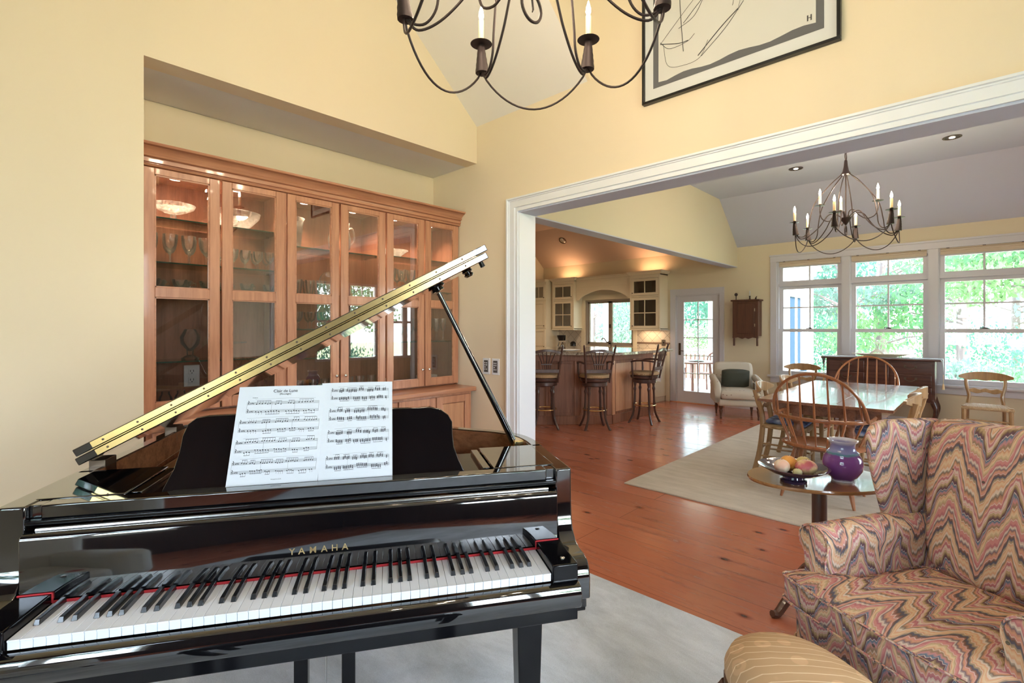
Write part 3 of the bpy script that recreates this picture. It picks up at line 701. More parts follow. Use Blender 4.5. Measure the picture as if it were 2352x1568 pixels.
# prop stick: foot inside the treble rim, head in the cup under the lid
hx = 1.24*math.cos(-LA)-.742; hz = .984+1.24*math.sin(-LA)-.022
ps = pb(Z(MB().tube([(.676, .645, .935), (.62, .64, 1.05), (hx+.01, .585, hz)], [.015, .013, .009], 10)), 'lid_prop', M['black'])
pb(Z(MB().box(.66, .60, .925, .70, .69, .968)), 'prop_bracket', M['brass'], bevel=.004)
# legs and lyre
def pleg(u, v, first=[None]):
    l = pb(Z(MB().loft([[(x*h, y*h, z) for x, y in ((-1,-1),(1,-1),(1,1),(-1,1))] for h, z in ((.024,.085),(.027,.12),(.0375,.56),(.0375,.606))])), 'leg', M['black2'], bevel=.003)
    l.location = (u, v, 0)
    pb(Z(MB().lathe([(0,.0125),(.022,.0125),(.026,.03),(.022,.06),(.016,.085),(0,.085)], 14)), 'caster', M['brass'], l)
for u, v in ((.582,.14),(-.582,.14),(-.15,1.25)): pleg(u, v)
for u in (-.078, .060): pb(Z(MB().box(u-.020, .325, .13, u+.020, .365, .606)), 'lyre_post', M['black2'], bevel=.003)
pb(Z(MB().box(-.13, .28, .075, .115, .40, .14)), 'pedal_box', M['black2'], bevel=.004)
for u in (-.07, -.008, .055):
    pb(Z(MB().box(u-.013, .16, .085, u+.013, .30, .10)), 'pedal', M['brass'], bevel=.005, seg=3)
pb(Z(MB().tube([(-.008, .345, .14), (-.008, .345, .606)], .003, 6)), 'pedal_rod', M['chrome'])
pb(Z(MB().tube([(-.10, .39, .11), (-.10, .60, .606)], .006, 6)), 'lyre_brace', M['brass'])
pb(Z(MB().box(-.736, .056, .593, .736, .14, .640)), 'case_bottom', M['black2'], bevel=.003)

# ---- bench in front of the keyboard (below the frame, mirrored in the fallboard)
BN = thing('piano_bench', 'black padded piano bench in front of the keyboard, seen only as a reflection', 'bench', (PO[0]-.60*math.sin(-PA), PO[1]-.60*math.cos(PA), .0125), PA)
MB().box(-.42, -.17, .43, .42, .17, .475).build('frame', M['black'], BN, bevel=.004)
MB().loft([[(x*k, y*k, z) for x, y in ((-.41,-.165),(.41,-.165),(.41,.165),(-.41,.165))] for k, z in ((1,.476),(1.01,.50),(.99,.52),(.9,.528))]).build('cushion', M['bsat'], BN, bevel=.008)
for sx in (-1, 1):
    for sy in (-1, 1): MB().loft([[(sx*.385+a*h, sy*.14+c*h, z) for a, c in ((-1,-1),(1,-1),(1,1),(-1,1))] for h, z in ((.018,0),(.024,.43))]).build('leg', M['black2'], BN)

# ---- sheet music
T = thing('sheet_music', 'open pages of printed sheet music titled Clair de Lune leaning on the piano desk', 'sheet music', (PO[0], PO[1], 0), PA)
SL = .38; cs = 1/math.sqrt(1+SL*SL)
def pagept(u, s, o=0):   # s = distance up the page
    w_ = .9660+s*cs; return (u, .2465+(w_-.958)*SL+o*cs, w_-o*SL*cs)
def page(u0, u1, H, name, lean=0):
    rings = []
    for o in (0, .0022):
        rr = []
        for j in range(13):
            u = u0+(u1-u0)*j/12; q = (u+.02)/.24; cv = -.004*math.sin(min(1, abs(q))*PI)
            for s in (0,): pass
            rr.append((u, cv))
        rings.append(rr)
    b = MB(); vs = []
    nj = 13
    for o in (0, .0022):
        for s in (0, H):
            for j in range(nj):
                u = u0+(u1-u0)*j/12+lean*s; q = (u+.02)/.24; cv = -.004*math.sin(min(1, abs(q))*PI); vs.append(pagept(u, s, cv+o))
    fs = []
    for j in range(nj-1):
        fs += [(j, j+1, nj+j+1, nj+j), (2*nj+j, 3*nj+j, 3*nj+j+1, 2*nj+j+1), (j, 2*nj+j, 2*nj+j+1, j+1), (nj+j, nj+j+1, 3*nj+j+1, 3*nj+j)]
    fs += [(0, nj, 3*nj, 2*nj), (nj-1, 3*nj-1, 4*nj-1, 2*nj-1)]
    return b.add(vs, fs).build(name, M['paper'], T)
pgl = page(-.262, -.0205, .286, 'left_page', .035); pgr = page(-.0195, .192, .292, 'right_page')
rnd = random.Random(5)
def ink_page(u0, u1, systems, par, lean=0):
    b = MB()
    def q(ua, sa, ub, sb, sb2=None):
        # flat quad with corners in page coordinates
        pts = []
        for u, s in ((ua, sa), (ub, sa), (ub, sb), (ua, sb)):
            u2 = u+lean*s; cv = -.004*math.sin(min(1, abs((u2+.02)/.24))*PI); pts.append(pagept(u2, s, cv-.0006))
        b.add(pts, [(0,1,2,3)])
    def dot(u, s, r=.0015):
        pts = []
        for k in range(8):
            a = 2*PI*k/8; x = u+math.cos(a)*r*1.25; y = s+math.sin(a)*r; x2 = x+lean*y; cv = -.004*math.sin(min(1, abs((x2+.02)/.24))*PI); pts.append(pagept(x2, y, cv-.0007))
        b.add(pts, [tuple(range(8))])
    for (top, ua, ub, dens) in systems:
        for st_ in (0, 1):
            s0 = top-.0245*st_
            for k in range(5):
                s = s0-.0018*k
                n = 10
                for j in range(n): q(ua+(ub-ua)*j/n, s, ua+(ub-ua)*(j+1)/n, s+.0004)
            # clef and key signature
            for k in range(7): dot(ua+.004+.001*math.sin(k*1.9), s0-.0055+.0016*k, .0009)
            for k in range(5): q(ua+.0085+.0022*k, s0-.006+.0012*(k % 2), ua+.0091+.0022*k, s0-.001); dot(ua+.0096+.0022*k, s0-.0045+.001*(k % 3), .0007)
            m = int((ub-ua-.03)/.0062*dens); x = ua+.026; g = 0
            while x < ub-.006:
                L_ = rnd.choice((3, 4, 6)); gx = []
                base = s0-.004+rnd.uniform(-.003, .004)
                for k in range(L_):
                    if x > ub-.006: break
                    hgt = base+rnd.uniform(-.0015, .0015); dot(x, hgt)
                    if dens > .9: dot(x, hgt+.0032); dot(x, hgt-.0028, .0013)
                    q(x+.0013, hgt, x+.0018, hgt-.0085) if st_ else q(x+.0013, hgt, x+.0018, hgt+.0085)
                    gx.append(x); x += .0052/dens*rnd.uniform(.85, 1.15)
                if len(gx) > 2 and rnd.random() < .8:
                    e = base-.0088 if st_ else base+.0085
                    q(gx[0], e, gx[-1]+.0018, e+.0010)
                x += rnd.uniform(.004, .012)/dens
        for f_ in (0, .34, .66, 1): x = ua+(ub-ua)*f_; q(x-.0002, top-.0317, x+.0002, top)
        for j in range(8): q(ua+.02+(ub-ua-.03)*j/8, top+.0085+.0012*math.sin(PI*j/8), ua+.02+(ub-ua-.03)*(j+1)/8, top+.0088+.0012*math.sin(PI*j/8))
    return b.build('printed_notes', M['ink'], par, flat=True)
ink_page(-.262, -.02, [(.238,-.235,-.035,.7),(.182,-.250,-.030,.8),(.123,-.252,-.030,.8),(.065,-.254,-.028,.9)], pgl, .035)
ink_page(-.02, .192, [(.270,.008,.180,1.0),(.206,.004,.180,1.0),(.140,.002,.181,1.0),(.064,0.0,.182,1.0)], pgr)
def ptext(s_, size, u, s, par, al='CENTER', lean=0):
    u += lean*s
    cv = -.004*math.sin(min(1, abs((u+.02)/.24))*PI); p = pagept(u, s, cv-.0010)
    text('printed_text', s_, size, M['ink'], par, p, (PI/2-math.atan(SL), 0, 0), ext=.0001, align=al)
ptext('Clair de Lune', .0125, -.132, .2700, pgl, lean=.035); ptext('(Moonlight)', .0068, -.132, .2605, pgl, lean=.035)
ptext('Andante', .0042, -.222, .2515, pgl, 'LEFT', lean=.035)
ptext('Printed in U.S.A.', .0042, -.132, .0125, pgl, lean=.035)
# ================================================================== BUILT-IN DISPLAY CABINET
FY = 3.43    # face of upper cabinet
U = thing('display_cabinet', 'tall cherry wood display cabinet with six glazed doors and a crown moulding in the alcove', 'cabinet', (1.75, 3.6, .91))
ox, oy, oz = 1.75, 3.6, .91
def ub(mb, name, m, par=U, **k):
    mb.v = [(x-ox, y-oy, z-oz) for x, y, z in mb.v]; return mb.build(name, m, par, **k)
XL, XR = .575, 2.915; ZT = 2.345
DX = [(.600,.988),(1.000,1.379),(1.398,1.770),(1.783,2.157),(2.172,2.532),(2.544,2.905)]
# carcass: back, sides, dividers, top, bottom
b = MB().box(XL, 3.775, .912, XR, 3.795, ZT).box(XL, FY+.022, .912, XL+.02, 3.775, ZT).box(XR-.02, FY+.022, .912, XR, 3.775, ZT)
for x in (1.389, 2.164): b.box(x-.009, FY+.022, .912, x+.009, 3.775, ZT)
b.box(XL, FY+.022, ZT-.02, XR, 3.775, ZT).box(XL, FY+.022, .912, XR, 3.775, .932)
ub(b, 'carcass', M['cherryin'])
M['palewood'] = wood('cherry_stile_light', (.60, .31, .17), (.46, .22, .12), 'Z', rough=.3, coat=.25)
ub(MB().box(XL, FY, .912, .598, FY+.022, ZT).box(2.907, FY, .912, XR, FY+.022, ZT).box(1.3805, FY-.004, .912, 1.3965, FY+.022, ZT).box(2.1585, FY+.002, .912, 2.1705, FY+.022, ZT).box(XL, FY, 2.330, XR, FY+.022, ZT), 'face_frame', M['cherry'])
# crown moulding
cp = [(FY+.02, 2.325), (FY-.010, 2.325), (FY-.024, 2.329), (FY-.028, 2.338), (FY-.020, 2.343), (FY-.020, 2.346), (FY-.034, 2.348), (FY-.034, 2.366), (FY-.026, 2.368), (FY-.027, 2.373), (FY-.044, 2.378), (FY-.048, 2.386), (FY-.040, 2.389), (FY-.046, 2.398), (FY-.058, 2.410), (FY-.076, 2.420), (FY-.086, 2.423), (FY-.078, 2.426), (FY-.096, 2.430), (FY-.099, 2.437), (FY-.096, 2.444), (FY+.02, 2.444)]
ub(MB().prism(cp, 'x', XL-.008, XR+.009), 'crown_moulding', M['cherryx'], ang=25)
for i, (xa, xb) in enumerate(DX):
    sw = .056
    y0, y1 = FY-.020, FY+.001
    b = MB().box(xa, y0, .925, xa+sw, y1, 2.322).box(xb-sw, y0, .925, xb, y1, 2.322)
    b.box(xa+sw, y0, 2.285, xb-sw, y1, 2.322).box(xa+sw, y0, 1.588, xb-sw, y1, 1.645).box(xa+sw, y0, .925, xb-sw, y1, .985)
    dr_ = ub(b, 'door', M['cherry'], bevel=.0025)
    # inner bead
    b = MB()
    for za, zb in ((.985, 1.588), (1.645, 2.285)):
        for s in (0, 1):
            x = (xa+sw, xb-sw)[s]; b.box(x-(.001 if s == 0 else .007), y0+.005, za, x+(.007 if s == 0 else .001), y1, zb)
        b.box(xa+sw, y0+.005, za-.001, xb-sw, y1, za+.007); b.box(xa+sw, y0+.005, zb-.007, xb-sw, y1, zb+.001)
    ub(b, 'glazing_bead', M['cherryx'], dr_)
    for za, zb in ((.985, 1.588), (1.645, 2.285)):
        ub(MB().box(xa+sw-.004, FY-.010, za-.004, xb-sw+.004, FY-.007, zb+.004), 'door_glass', M['glassdoor'], dr_)
    kx = xb-.028 if i % 2 == 0 else xa+.028
    kb = MB().lathe([(0,0),(.005,0),(.004,.012),(.011,.018),(.012,.024),(.006,.029),(0,.030)], 12)
    kb.v = [(kx+x, y0-z, 1.065+y) for x, y, z in kb.v]
    ub(kb, 'door_knob', M['chrome'], dr_)
# glass shelves: heights per bay
BAY = [(.597, 1.379), (1.399, 2.154), (2.174, 2.894)]
SH = [2.055, 1.795, 1.635, 1.42, 1.20]
SHZ = {0: (2.06, 1.80, 1.655, 1.215), 1: (1.985, 1.655, 1.405, 1.20), 2: (2.00, 1.73, 1.655, 1.30)}
for bi, (xa, xb) in enumerate(BAY):
    for z in SHZ[bi]:
        s_ = ub(MB().box(xa, FY+.045, z-.008, xb, 3.765, z), 'glass_shelf', M['shelf'])
        ub(MB().box(xa, FY+.0435, z-.008, xb, FY+.045, z), 'shelf_edge', M['shelfedge'], s_)
        for px_ in (xa+.012, xb-.012):
            for yy in (FY+.10, 3.68): ub(MB().box(px_-.010, yy-.006, z-.016, px_+.010, yy+.006, z-.008), 'shelf_pin', M['chrome'], s_)
# countertop and base cabinet
ct = tag(MB().box(.575, 3.172, .872, 2.912, 3.79, .910).build('cabinet_countertop', M['cherryx'], bevel=.010, seg=3), 'cherry wood countertop ledge under the glazed display cabinet', 'countertop')
B = thing('base_cabinet', 'cherry wood base cabinet with panelled doors below the display cabinet ledge', 'cabinet', (1.75, 3.5, 0))
def bb(mb, name, m, par=B, **k):
    mb.v = [(x-1.75, y-3.5, z) for x, y, z in mb.v]; return mb.build(name, m, par, **k)
bb(MB().box(.580, 3.225, .0, 2.890, 3.79, .871), 'carcass', M['cherry'])
bx = [.60, .985, 1.37, 1.755, 2.14, 2.50, 2.872]
for i in range(6):
    xa, xb = bx[i]+.006, bx[i+1]-.006; sw = .058
    b = MB().box(xa, 3.205, .12, xa+sw, 3.225, .850).box(xb-sw, 3.205, .12, xb, 3.225, .850).box(xa+sw, 3.205, .792, xb-sw, 3.225, .850).box(xa+sw, 3.205, .12, xb-sw, 3.225, .178)
    dd = bb(b, 'door', M['cherry'], bevel=.002)
    bb(MB().box(xa+sw+.006, 3.212, .184, xb-sw-.006, 3.2245, .786), 'door_panel', M['palewood'], dd, bevel=.006)
bb(MB().box(.58, 3.255, 0, 2.89, 3.27, .10), 'toe_kick', M['cherry'])
# puck lights in the cabinet top
PX = (.79, 1.13, 1.585, 1.97, 2.35, 2.72)
for i, x in enumerate(PX):
    t = thing('puck_light', 'small round lit spotlight inside the top of display cabinet door %s' % ('one at the left', 'two from the left', 'three from the left', 'four from the left', 'five from the left', 'six at the right')[i], 'cabinet light', (x, 3.57, ZT-.021), 0, 'round spotlights in the cabinet ceiling')
    MB().lathe([(0,0),(.042,0),(.042,-.004),(.032,-.007),(.032,-.005),(0,-.005)], 20).build('rim', M['chrome'], t)
    MB().lathe([(0,-.0052),(.031,-.0052),(.029,-.0085),(0,-.0085)], 20).build('lens', M['puck'], t)
    light('cabinet_spot', 'SPOT', (x, 3.57, ZT-.035), 15, (1, .76, .52), (0, 0, -1), spot_size=R_(120), spot_blend=.8, shadow_soft_size=.03)
# outlet seen through the first door
t = thing('wall_outlet', 'white double electrical outlet on the back panel behind the first cabinet door', 'outlet', (.925, 3.774, 1.10))
MB().box(-.045, -.008, -.07, .045, 0, .07).build('cover_plate', M['white'], t, bevel=.003)
for z in (-.028, .028):
    s_ = MB().box(-.020, -.011, z-.018, .020, -.007, z+.018).build('socket', M['white'], t, bevel=.004)
    MB().box(-.010, -.0118, z-.003, -.007, -.0105, z+.010).box(.007, -.0118, z-.003, .010, -.0105, z+.010).box(-.003, -.0118, z-.013, .003, -.0105, z-.008).build('slot', M['ink'], s_)

# ---- glassware (local z = 0 at the shelf)
def goblet(h, r, name='stemmed_glass', cutm='crystal'):
    t = thing(name, 'x', 'glass', (0,0,0))
    MB().lathe([(0,0),(r*.78,0),(r*.78,.002),(.006,.006),(.004,.012),(.004,h*.38),(.009,h*.42),(0,h*.43)], 14).build('stem', M['crystal'], t)
    MB().lathe([(.004,h*.42),(r*.55,h*.47),(r*.86,h*.60),(r,h*.80),(r*1.04,h),(r*.98,h),(r*.93,h*.80),(r*.78,h*.62),(r*.45,h*.50),(.003,h*.46)], 16).build('bowl', M[cutm], t); return t
def tumbler(h, r):
    t = thing('tumbler', 'x', 'glass', (0,0,0))
    MB().lathe([(0,0),(r*.62,0),(r*.85,h*.5),(r,h),(r*.94,h),(r*.8,h*.5),(r*.55,.010),(0,.012)], 16).build('body', M['crystal'], t); return t
def cup(r=.042, h=.05):
    t = thing('glass_cup', 'x', 'cup', (0,0,0))
    MB().lathe([(0,0),(r*.5,0),(r*.85,h*.4),(r,h),(r*.94,h),(r*.78,h*.42),(r*.4,.008),(0,.008)], 16).build('bowl', M['crystal'], t)
    MB().tube(bez([(r*.9,0,h*.8),(r*1.5,0,h*.85),(r*1.55,0,h*.45),(r*.8,0,h*.35)], 12), .0035, 6).build('handle', M['crystal'], t); return t
gb = goblet(.175, .038); gs = goblet(.125, .030); tb = tumbler(.105, .034); cp_ = cup(); fl = goblet(.20, .026)
def row(proto, x0, x1, n, z, ys, label, group, used={}):
    k = 0
    for y in ys:
        for i in range(n):
            x = x0+(x1-x0)*(i+.5*(k % 2)*.6)/max(1, n-1) if n > 1 else x0
            loc = (x+random.uniform(-.006,.006), y+random.uniform(-.008,.008), z+.0005)
            if proto.name not in used: used[proto.name] = 1; proto.location = loc; proto['label'] = label; proto['group'] = group; proto.rotation_euler = (0,0,0)
            else: dup(proto, loc, random.uniform(-.6,.6), label, group)
        k += 1
row(gb, .66, .955, 4, 1.80, (3.56, 3.68), 'tall stemmed goblet on the middle shelf behind the first cabinet door', 'goblets behind the first door')
row(gs, 1.035, 1.335, 5, 1.80, (3.55, 3.66), 'small stemmed glass on the middle shelf behind the second cabinet door', 'small glasses behind the second door')
row(cp_, .67, .95, 3, 1.655, (3.54, 3.66), 'clear glass cup low behind the first cabinet door', 'glass cups behind the first door')
row(cp_, 1.04, 1.33, 3, 1.655, (3.54, 3.66), 'clear glass cup low behind the second cabinet door', 'glass cups behind the second door')
row(tb, 1.44, 1.70, 4, 1.655, (3.55, 3.66), 'clear tumbler on the lower shelf behind the third cabinet door', 'tumblers behind the third door')
row(gb, 2.215, 2.49, 4, 1.73, (3.55, 3.66), 'tall stemmed goblet behind the upper pane of the fifth cabinet door', 'goblets behind the fifth door')
row(gs, 1.44, 1.72, 4, 1.405, (3.55, 3.65), 'small stemmed glass behind the lower pane of the third cabinet door', 'small glasses low behind the third door')
row(tb, 1.82, 2.11, 4, 1.20, (3.55, 3.66), 'clear tumbler behind the lower pane of the fourth cabinet door', 'tumblers low behind the fourth door')
row(tb, 1.44, 2.11, 8, .9325, (3.54,), 'clear tumbler on the cabinet floor behind the third and fourth doors', 'tumblers on the cabinet floor')
row(gs, 2.215, 2.49, 4, 1.30, (3.56,), 'small stemmed glass behind the lower pane of the fifth cabinet door', 'small glasses low behind the fifth door')
row(fl, 2.60, 2.85, 4, 1.30, (3.56, 3.67), 'tall flute glass behind the lower pane of the sixth cabinet door', 'flutes behind the sixth door')
def single(mb_parts, name, label, cat, loc, rz=0):
    t = thing(name, label, cat, loc, rz)
    for n_, mb, m in mb_parts: mb.build(n_, m, t)
    return t
single([('bowl', MB().lathe([(0,0),(.05,0),(.10,.03),(.15,.085),(.16,.12),(.152,.12),(.14,.085),(.09,.035),(0,.014)], 24, sy=.7), M['cut'])], 'crystal_bowl', 'large boat shaped cut crystal bowl on the top shelf behind the second cabinet door', 'bowl', (1.13, 3.60, 2.0605))
single([('bowl', MB().lathe([(0,0),(.06,0),(.02,.01),(.015,.05),(.05,.06),(.11,.09),(.12,.11),(.115,.11),(.1,.09),(0,.065)], 20), M['cut'])], 'crystal_compote', 'footed crystal compote on the top shelf behind the first cabinet door', 'bowl', (.79, 3.62, 2.0605))
single([('body', MB().lathe([(0,0),(.062,0),(.066,.02),(.085,.20),(.093,.215),(.087,.215),(.079,.20),(.058,.025),(0,.02)], 24), M['cut'])], 'crystal_vase', 'tall flared cut crystal vase behind the upper pane of the third cabinet door', 'vase', (1.50, 3.60, 1.9855))
single([('body', MB().lathe([(0,0),(.05,0),(.08,.04),(.085,.12),(.068,.18),(.075,.235),(.069,.235),(.062,.18),(.078,.12),(.06,.03),(0,.02)], 24), M['cut']),
        ('handle', MB().tube(bez([(.07,0,.20),(.125,0,.21),(.14,0,.12),(.08,0,.06)], 14), .006, 8), M['crystal'])], 'crystal_pitcher', 'cut crystal pitcher with handle behind the upper pane of the fourth cabinet door', 'pitcher', (1.87, 3.60, 1.9855), .2)
single([('bowl', MB().lathe([(0,0),(.04,0),(.07,.03),(.12,.065),(.115,.065),(.06,.036),(0,.012)], 20), M['cut'])], 'crystal_dish', 'shallow crystal dish on the top shelf behind the fifth cabinet door', 'bowl', (2.36, 3.60, 2.0005))
single([('bowl', MB().lathe([(0,0),(.03,0),(.055,.03),(.065,.06),(.06,.06),(.05,.03),(0,.01)], 16), M['crystal'])], 'glass_bowl', 'small clear glass bowl low behind the upper pane of the fourth cabinet door', 'bowl', (2.02, 3.57, 1.6555))
single([('disc', MB().lathe([(0,0),(.09,0),(.10,.006),(0,.006)], 24), M['crystal'])], 'glass_plate', 'clear glass plate standing on edge behind the fourth cabinet door', 'plate', (1.85, 3.70, 1.756))
bpy.data.objects['glass_plate'].rotation_euler = (R_(80), 0, 0)
single([('chimney', MB().lathe([(0,0),(.045,0),(.05,.01),(.018,.03),(.02,.06),(.05,.10),(.055,.14),(.03,.19),(.028,.19),(.05,.14),(.045,.10),(.015,.06),(0,.05)], 18), M['crystal'])], 'glass_hurricane_lamp', 'glass hurricane candle shade behind the lower pane of the first cabinet door', 'candle holder', (.87, 3.58, 1.2155))
single([('stand', MB().lathe([(0,0),(.05,0),(.012,.01),(.012,.09),(.10,.10),(.10,.106),(0,.106)], 20), M['crystal'])], 'glass_cake_stand', 'clear glass cake stand behind the lower pane of the second cabinet door', 'cake stand', (1.10, 3.60, 1.2155))
for i, (x, l) in enumerate(((.735, 'left one of two small clear glass jars on the cabinet floor behind the first door'), (.815, 'right one of two small clear glass jars on the cabinet floor behind the first door'))):
    single([('body', MB().lathe([(0,0),(.018,0),(.036,.03),(.036,.06),(.022,.085),(.022,.10),(0,.10)], 16), M['crystal'])], 'glass_jar', l, 'jar', (x, 3.55, .9325))
pp = MB().lathe([(0,0),(.055,0),(.095,.008),(.095,.011),(.05,.005),(0,.005)], 24)
for i in range(7): tag(pp.build('dinner_plate', M['white'], loc=(2.70, 3.60, .9885+.0085*i-.056)), 'white dinner plate in the stack on the cabinet floor behind the sixth door', 'plate', 'stacked plates behind the sixth door')
single([('bowl', MB().lathe([(0,0),(.03,0),(.07,.04),(.075,.06),(.07,.06),(.06,.04),(0,.01)], 18), M['white'])], 'white_bowl', 'white china bowl on the cabinet floor behind the fifth door', 'bowl', (2.25, 3.58, .9325))
# keypads on the wall right of the cabinet
for (ya, yb, lab) in ((2.908, 2.995, 'wall keypad with dark buttons nearest the white door casing'), (3.020, 3.107, 'wall keypad with dark buttons nearest the cabinet, behind the piano lid prop')):
    t = thing('wall_keypad', lab, 'keypad', (X0, (ya+yb)/2, 1.09), 0, 'keypads on the cream wall')
    MB().box(-.006, -.043, -.068, 0, .043, .068).build('cover_plate', M['paper'] if False else M['white'], t, bevel=.002)
    M.setdefault('keypad', mat('keypad_grey', (.10,.09,.09), .5))
    kp = MB().box(-.010, -.024, -.050, -.004, .024, .050).build('button_panel', M['keypad'], t, bevel=.001)
    for k in range(4):
        MB().box(-.0125, .006, .024-.018*k, -.0095, .014, .033-.018*k).build('button', M['white'], kp)
        if k != 2: MB().box(-.0125, -.014, .024-.018*k, -.0095, -.006, .033-.018*k).build('button', M['white'], kp)
# ================================================================== RUGS
tag(MB().box(-1.6, -2.4, .0, 2.372, 2.75, .012).build('grey_rug', M['grug'], bevel=.003), 'large plain grey rug under the piano and footstool', 'rug')
tag(MB().box(3.975, -.45, .0, 8.05, 2.36, .012).build('beige_rug', M['drug'], bevel=.003), 'large beige woven rug under the dining table', 'rug')
# ================================================================== DINING TABLE
RZ = .0125
T = thing('dining_table', 'long dark wooden dining table with plank top on the beige rug', 'table', (6.045, 1.012, RZ))
tz = .76-RZ
b = MB(); hw = 1.115; hy = .507
for i in range(5):
    y0 = -hy+2*hy*i/5; b.box(-hw+.10, y0+.0008, tz-.026, hw-.10, y0+2*hy/5-.0008, tz)
tt = b.build('table_top', M['tablew'], T, bevel=.0015)
for s in (-1, 1): MB().box(s*hw, -hy, tz-.026, s*(hw-.0985), hy, tz).build('breadboard_end', M['tablew'], T, bevel=.003)
for s in (-1, 1): MB().box(-.98, s*.40-.012, tz-.125, .98, s*.40+.012, tz-.027).build('apron', M['tablew'], T)
for s in (-1, 1): MB().box(s*.98-.012, -.40, tz-.125, s*.98+.012, .40, tz-.027).build('apron', M['tablew'], T)
for sx in (-1, 1):
    for sy in (-1, 1):
        MB().lathe([(.03,0),(.034,.05),(.026,.10),(.040,.30),(.030,.42),(.042,.50),(.030,.53),(.036,.56)], 14).box(-.038, -.038, .56, .038, .038, tz-.027).build('leg', M['tablew'], T, loc=(sx*1.0, sy*.20, 0))
MB().box(-.98, -.03, .10, .90, .03, .14).build('stretcher', M['tablew'], T, bevel=.004)
for sx in (-1, 1): MB().box(sx*1.0-.02, -.165, .10, sx*1.0+.02, .165, .14).build('stretcher', M['tablew'], T, bevel=.004)

# ================================================================== WINDSOR ARMCHAIRS  (local +y = front)
M['plaid'] = mat('blue_patterned_cushion', (.22,.26,.42), .8)
def _pl():
    m = M['plaid']; tc = N(m, 'ShaderNodeTexCoord'); n = N(m, 'ShaderNodeTexVoronoi', Scale=14.0); L(m, tc.outputs['Object'], n.inputs['Vector'])
    r = ramp(m, n.outputs['Distance'], [(0, (.75,.78,.85)), (.35, (.20,.28,.50)), (.7, (.08,.10,.22))]); L(m, r.outputs[0], bs(m).inputs['Base Color'])
_pl()
def windsor(loc, rz, label):
    t = thing('windsor_armchair', label, 'chair', loc, rz, 'windsor armchairs at the ends of the dining table')
    m = M['windsor']
    seat = [(.30*math.cos(a)*(1-.06*math.sin(a)), .235*math.sin(a)) for a in [2*PI*k/32 for k in range(32)]]
    MB().loft([[(x*.86, y*.86, .405) for x, y in seat], [(x, y, .425) for x, y in seat], [(x, y, .44) for x, y in seat], [(x*.96, y*.96, .447) for x, y in seat], [(x*.6, y*.6, .434) for x, y in seat]]).build('seat', m, t)
    # arm bow: horseshoe at z .665
    def bow(a): return (.335*math.cos(a), -.02+.255*math.sin(a))
    pts = [( .335, .20), (.34, .08)]+[bow(-PI*k/14) for k in range(15)]+[(-.34, .08), (-.335, .20)]
    MB().tube(bez([(x, y, .665) for x, y in pts], 60), .0155, 8, flat=.8).build('arm_bow', m, t)
    # sack back hoop
    hp = []
    for k in range(25):
        a = PI*k/24; hp.append((.330*math.cos(a), -.10-.17*math.sin(a)**.6-.07*math.sin(a), .665+.375*math.sin(a)**.9))
    MB().tube(hp, .0125, 8).build('back_hoop', m, t)
    for k in range(7):
        a = -PI*(.20+.60*k/6); x, y = bow(a); xs = x*.72; ys = y*.80+.0
        q = (k-3)/3; ang = math.acos(max(-1, min(1, -q*.80 if False else q*.80))); top = (.330*q*.86, -.10-.17*(1-(q*.86)**2)**.3-.07*(1-(q*.86)**2)**.5, .665+.375*(1-(q*.86)**2)**.45)
        xx = .30*q; yb = -.02-.255*math.sqrt(max(0, 1-(xx/.335)**2))
        MB().tube([(xx*.72, yb*.80, .44), (xx, yb, .665), top], [.0065,.0095,.006], 6).build('spindle', m, t)
    for s in (-1, 1):
        for dy in (.03, .12): MB().tube([(s*.25, dy-.01, .44), (s*.335, dy+.02, .66)], .007, 6).build('short_spindle', m, t)
        MB().tube([(s*.26, .14, .44), (s*.275, .155, .50), (s*.315, .175, .60), (s*.332, .185, .66)], [.009,.016,.010,.012], 8).build('arm_post', m, t)
    L4 = {}
    for sx in (-1, 1):
        for sy in (-1, 1):
            a = Vector((sx*.17, sy*.12, .415)); b_ = Vector((sx*.255, sy*.225, 0)); L4[(sx, sy)] = (a, b_)
            MB().tube([a+(b_-a)*k for k in (0, .2, .35, .5, .6, .62, .75, 1)], [.012,.017,.02,.014,.017,.012,.019,.010], 8).build('leg', m, t)
    for sx in (-1, 1):
        p = L4[(sx, 1)]; q = L4[(sx, -1)]; MB().tube([p[0]+(p[1]-p[0])*.62, (p[0]+q[0])/2+((p[1]+q[1])-(p[0]+q[0]))/2*.62, q[0]+(q[1]-q[0])*.62], [.008,.015,.008], 8).build('stretcher', m, t)
    a = (L4[(1,1)][0]+L4[(1,-1)][0])/2+(L4[(1,1)][1]+L4[(1,-1)][1]-L4[(1,1)][0]-L4[(1,-1)][0])/2*.62; MB().tube([a, (0, 0, a.z), (-a.x, a.y, a.z)], [.008,.015,.008], 8).build('stretcher', m, t)
    return t
windsor((4.79, .965, RZ), -PI/2, 'hoop back windsor armchair at the near end of the dining table')
windsor((7.33, 1.05, RZ), PI/2, 'hoop back windsor armchair between the dining table and the sideboard')

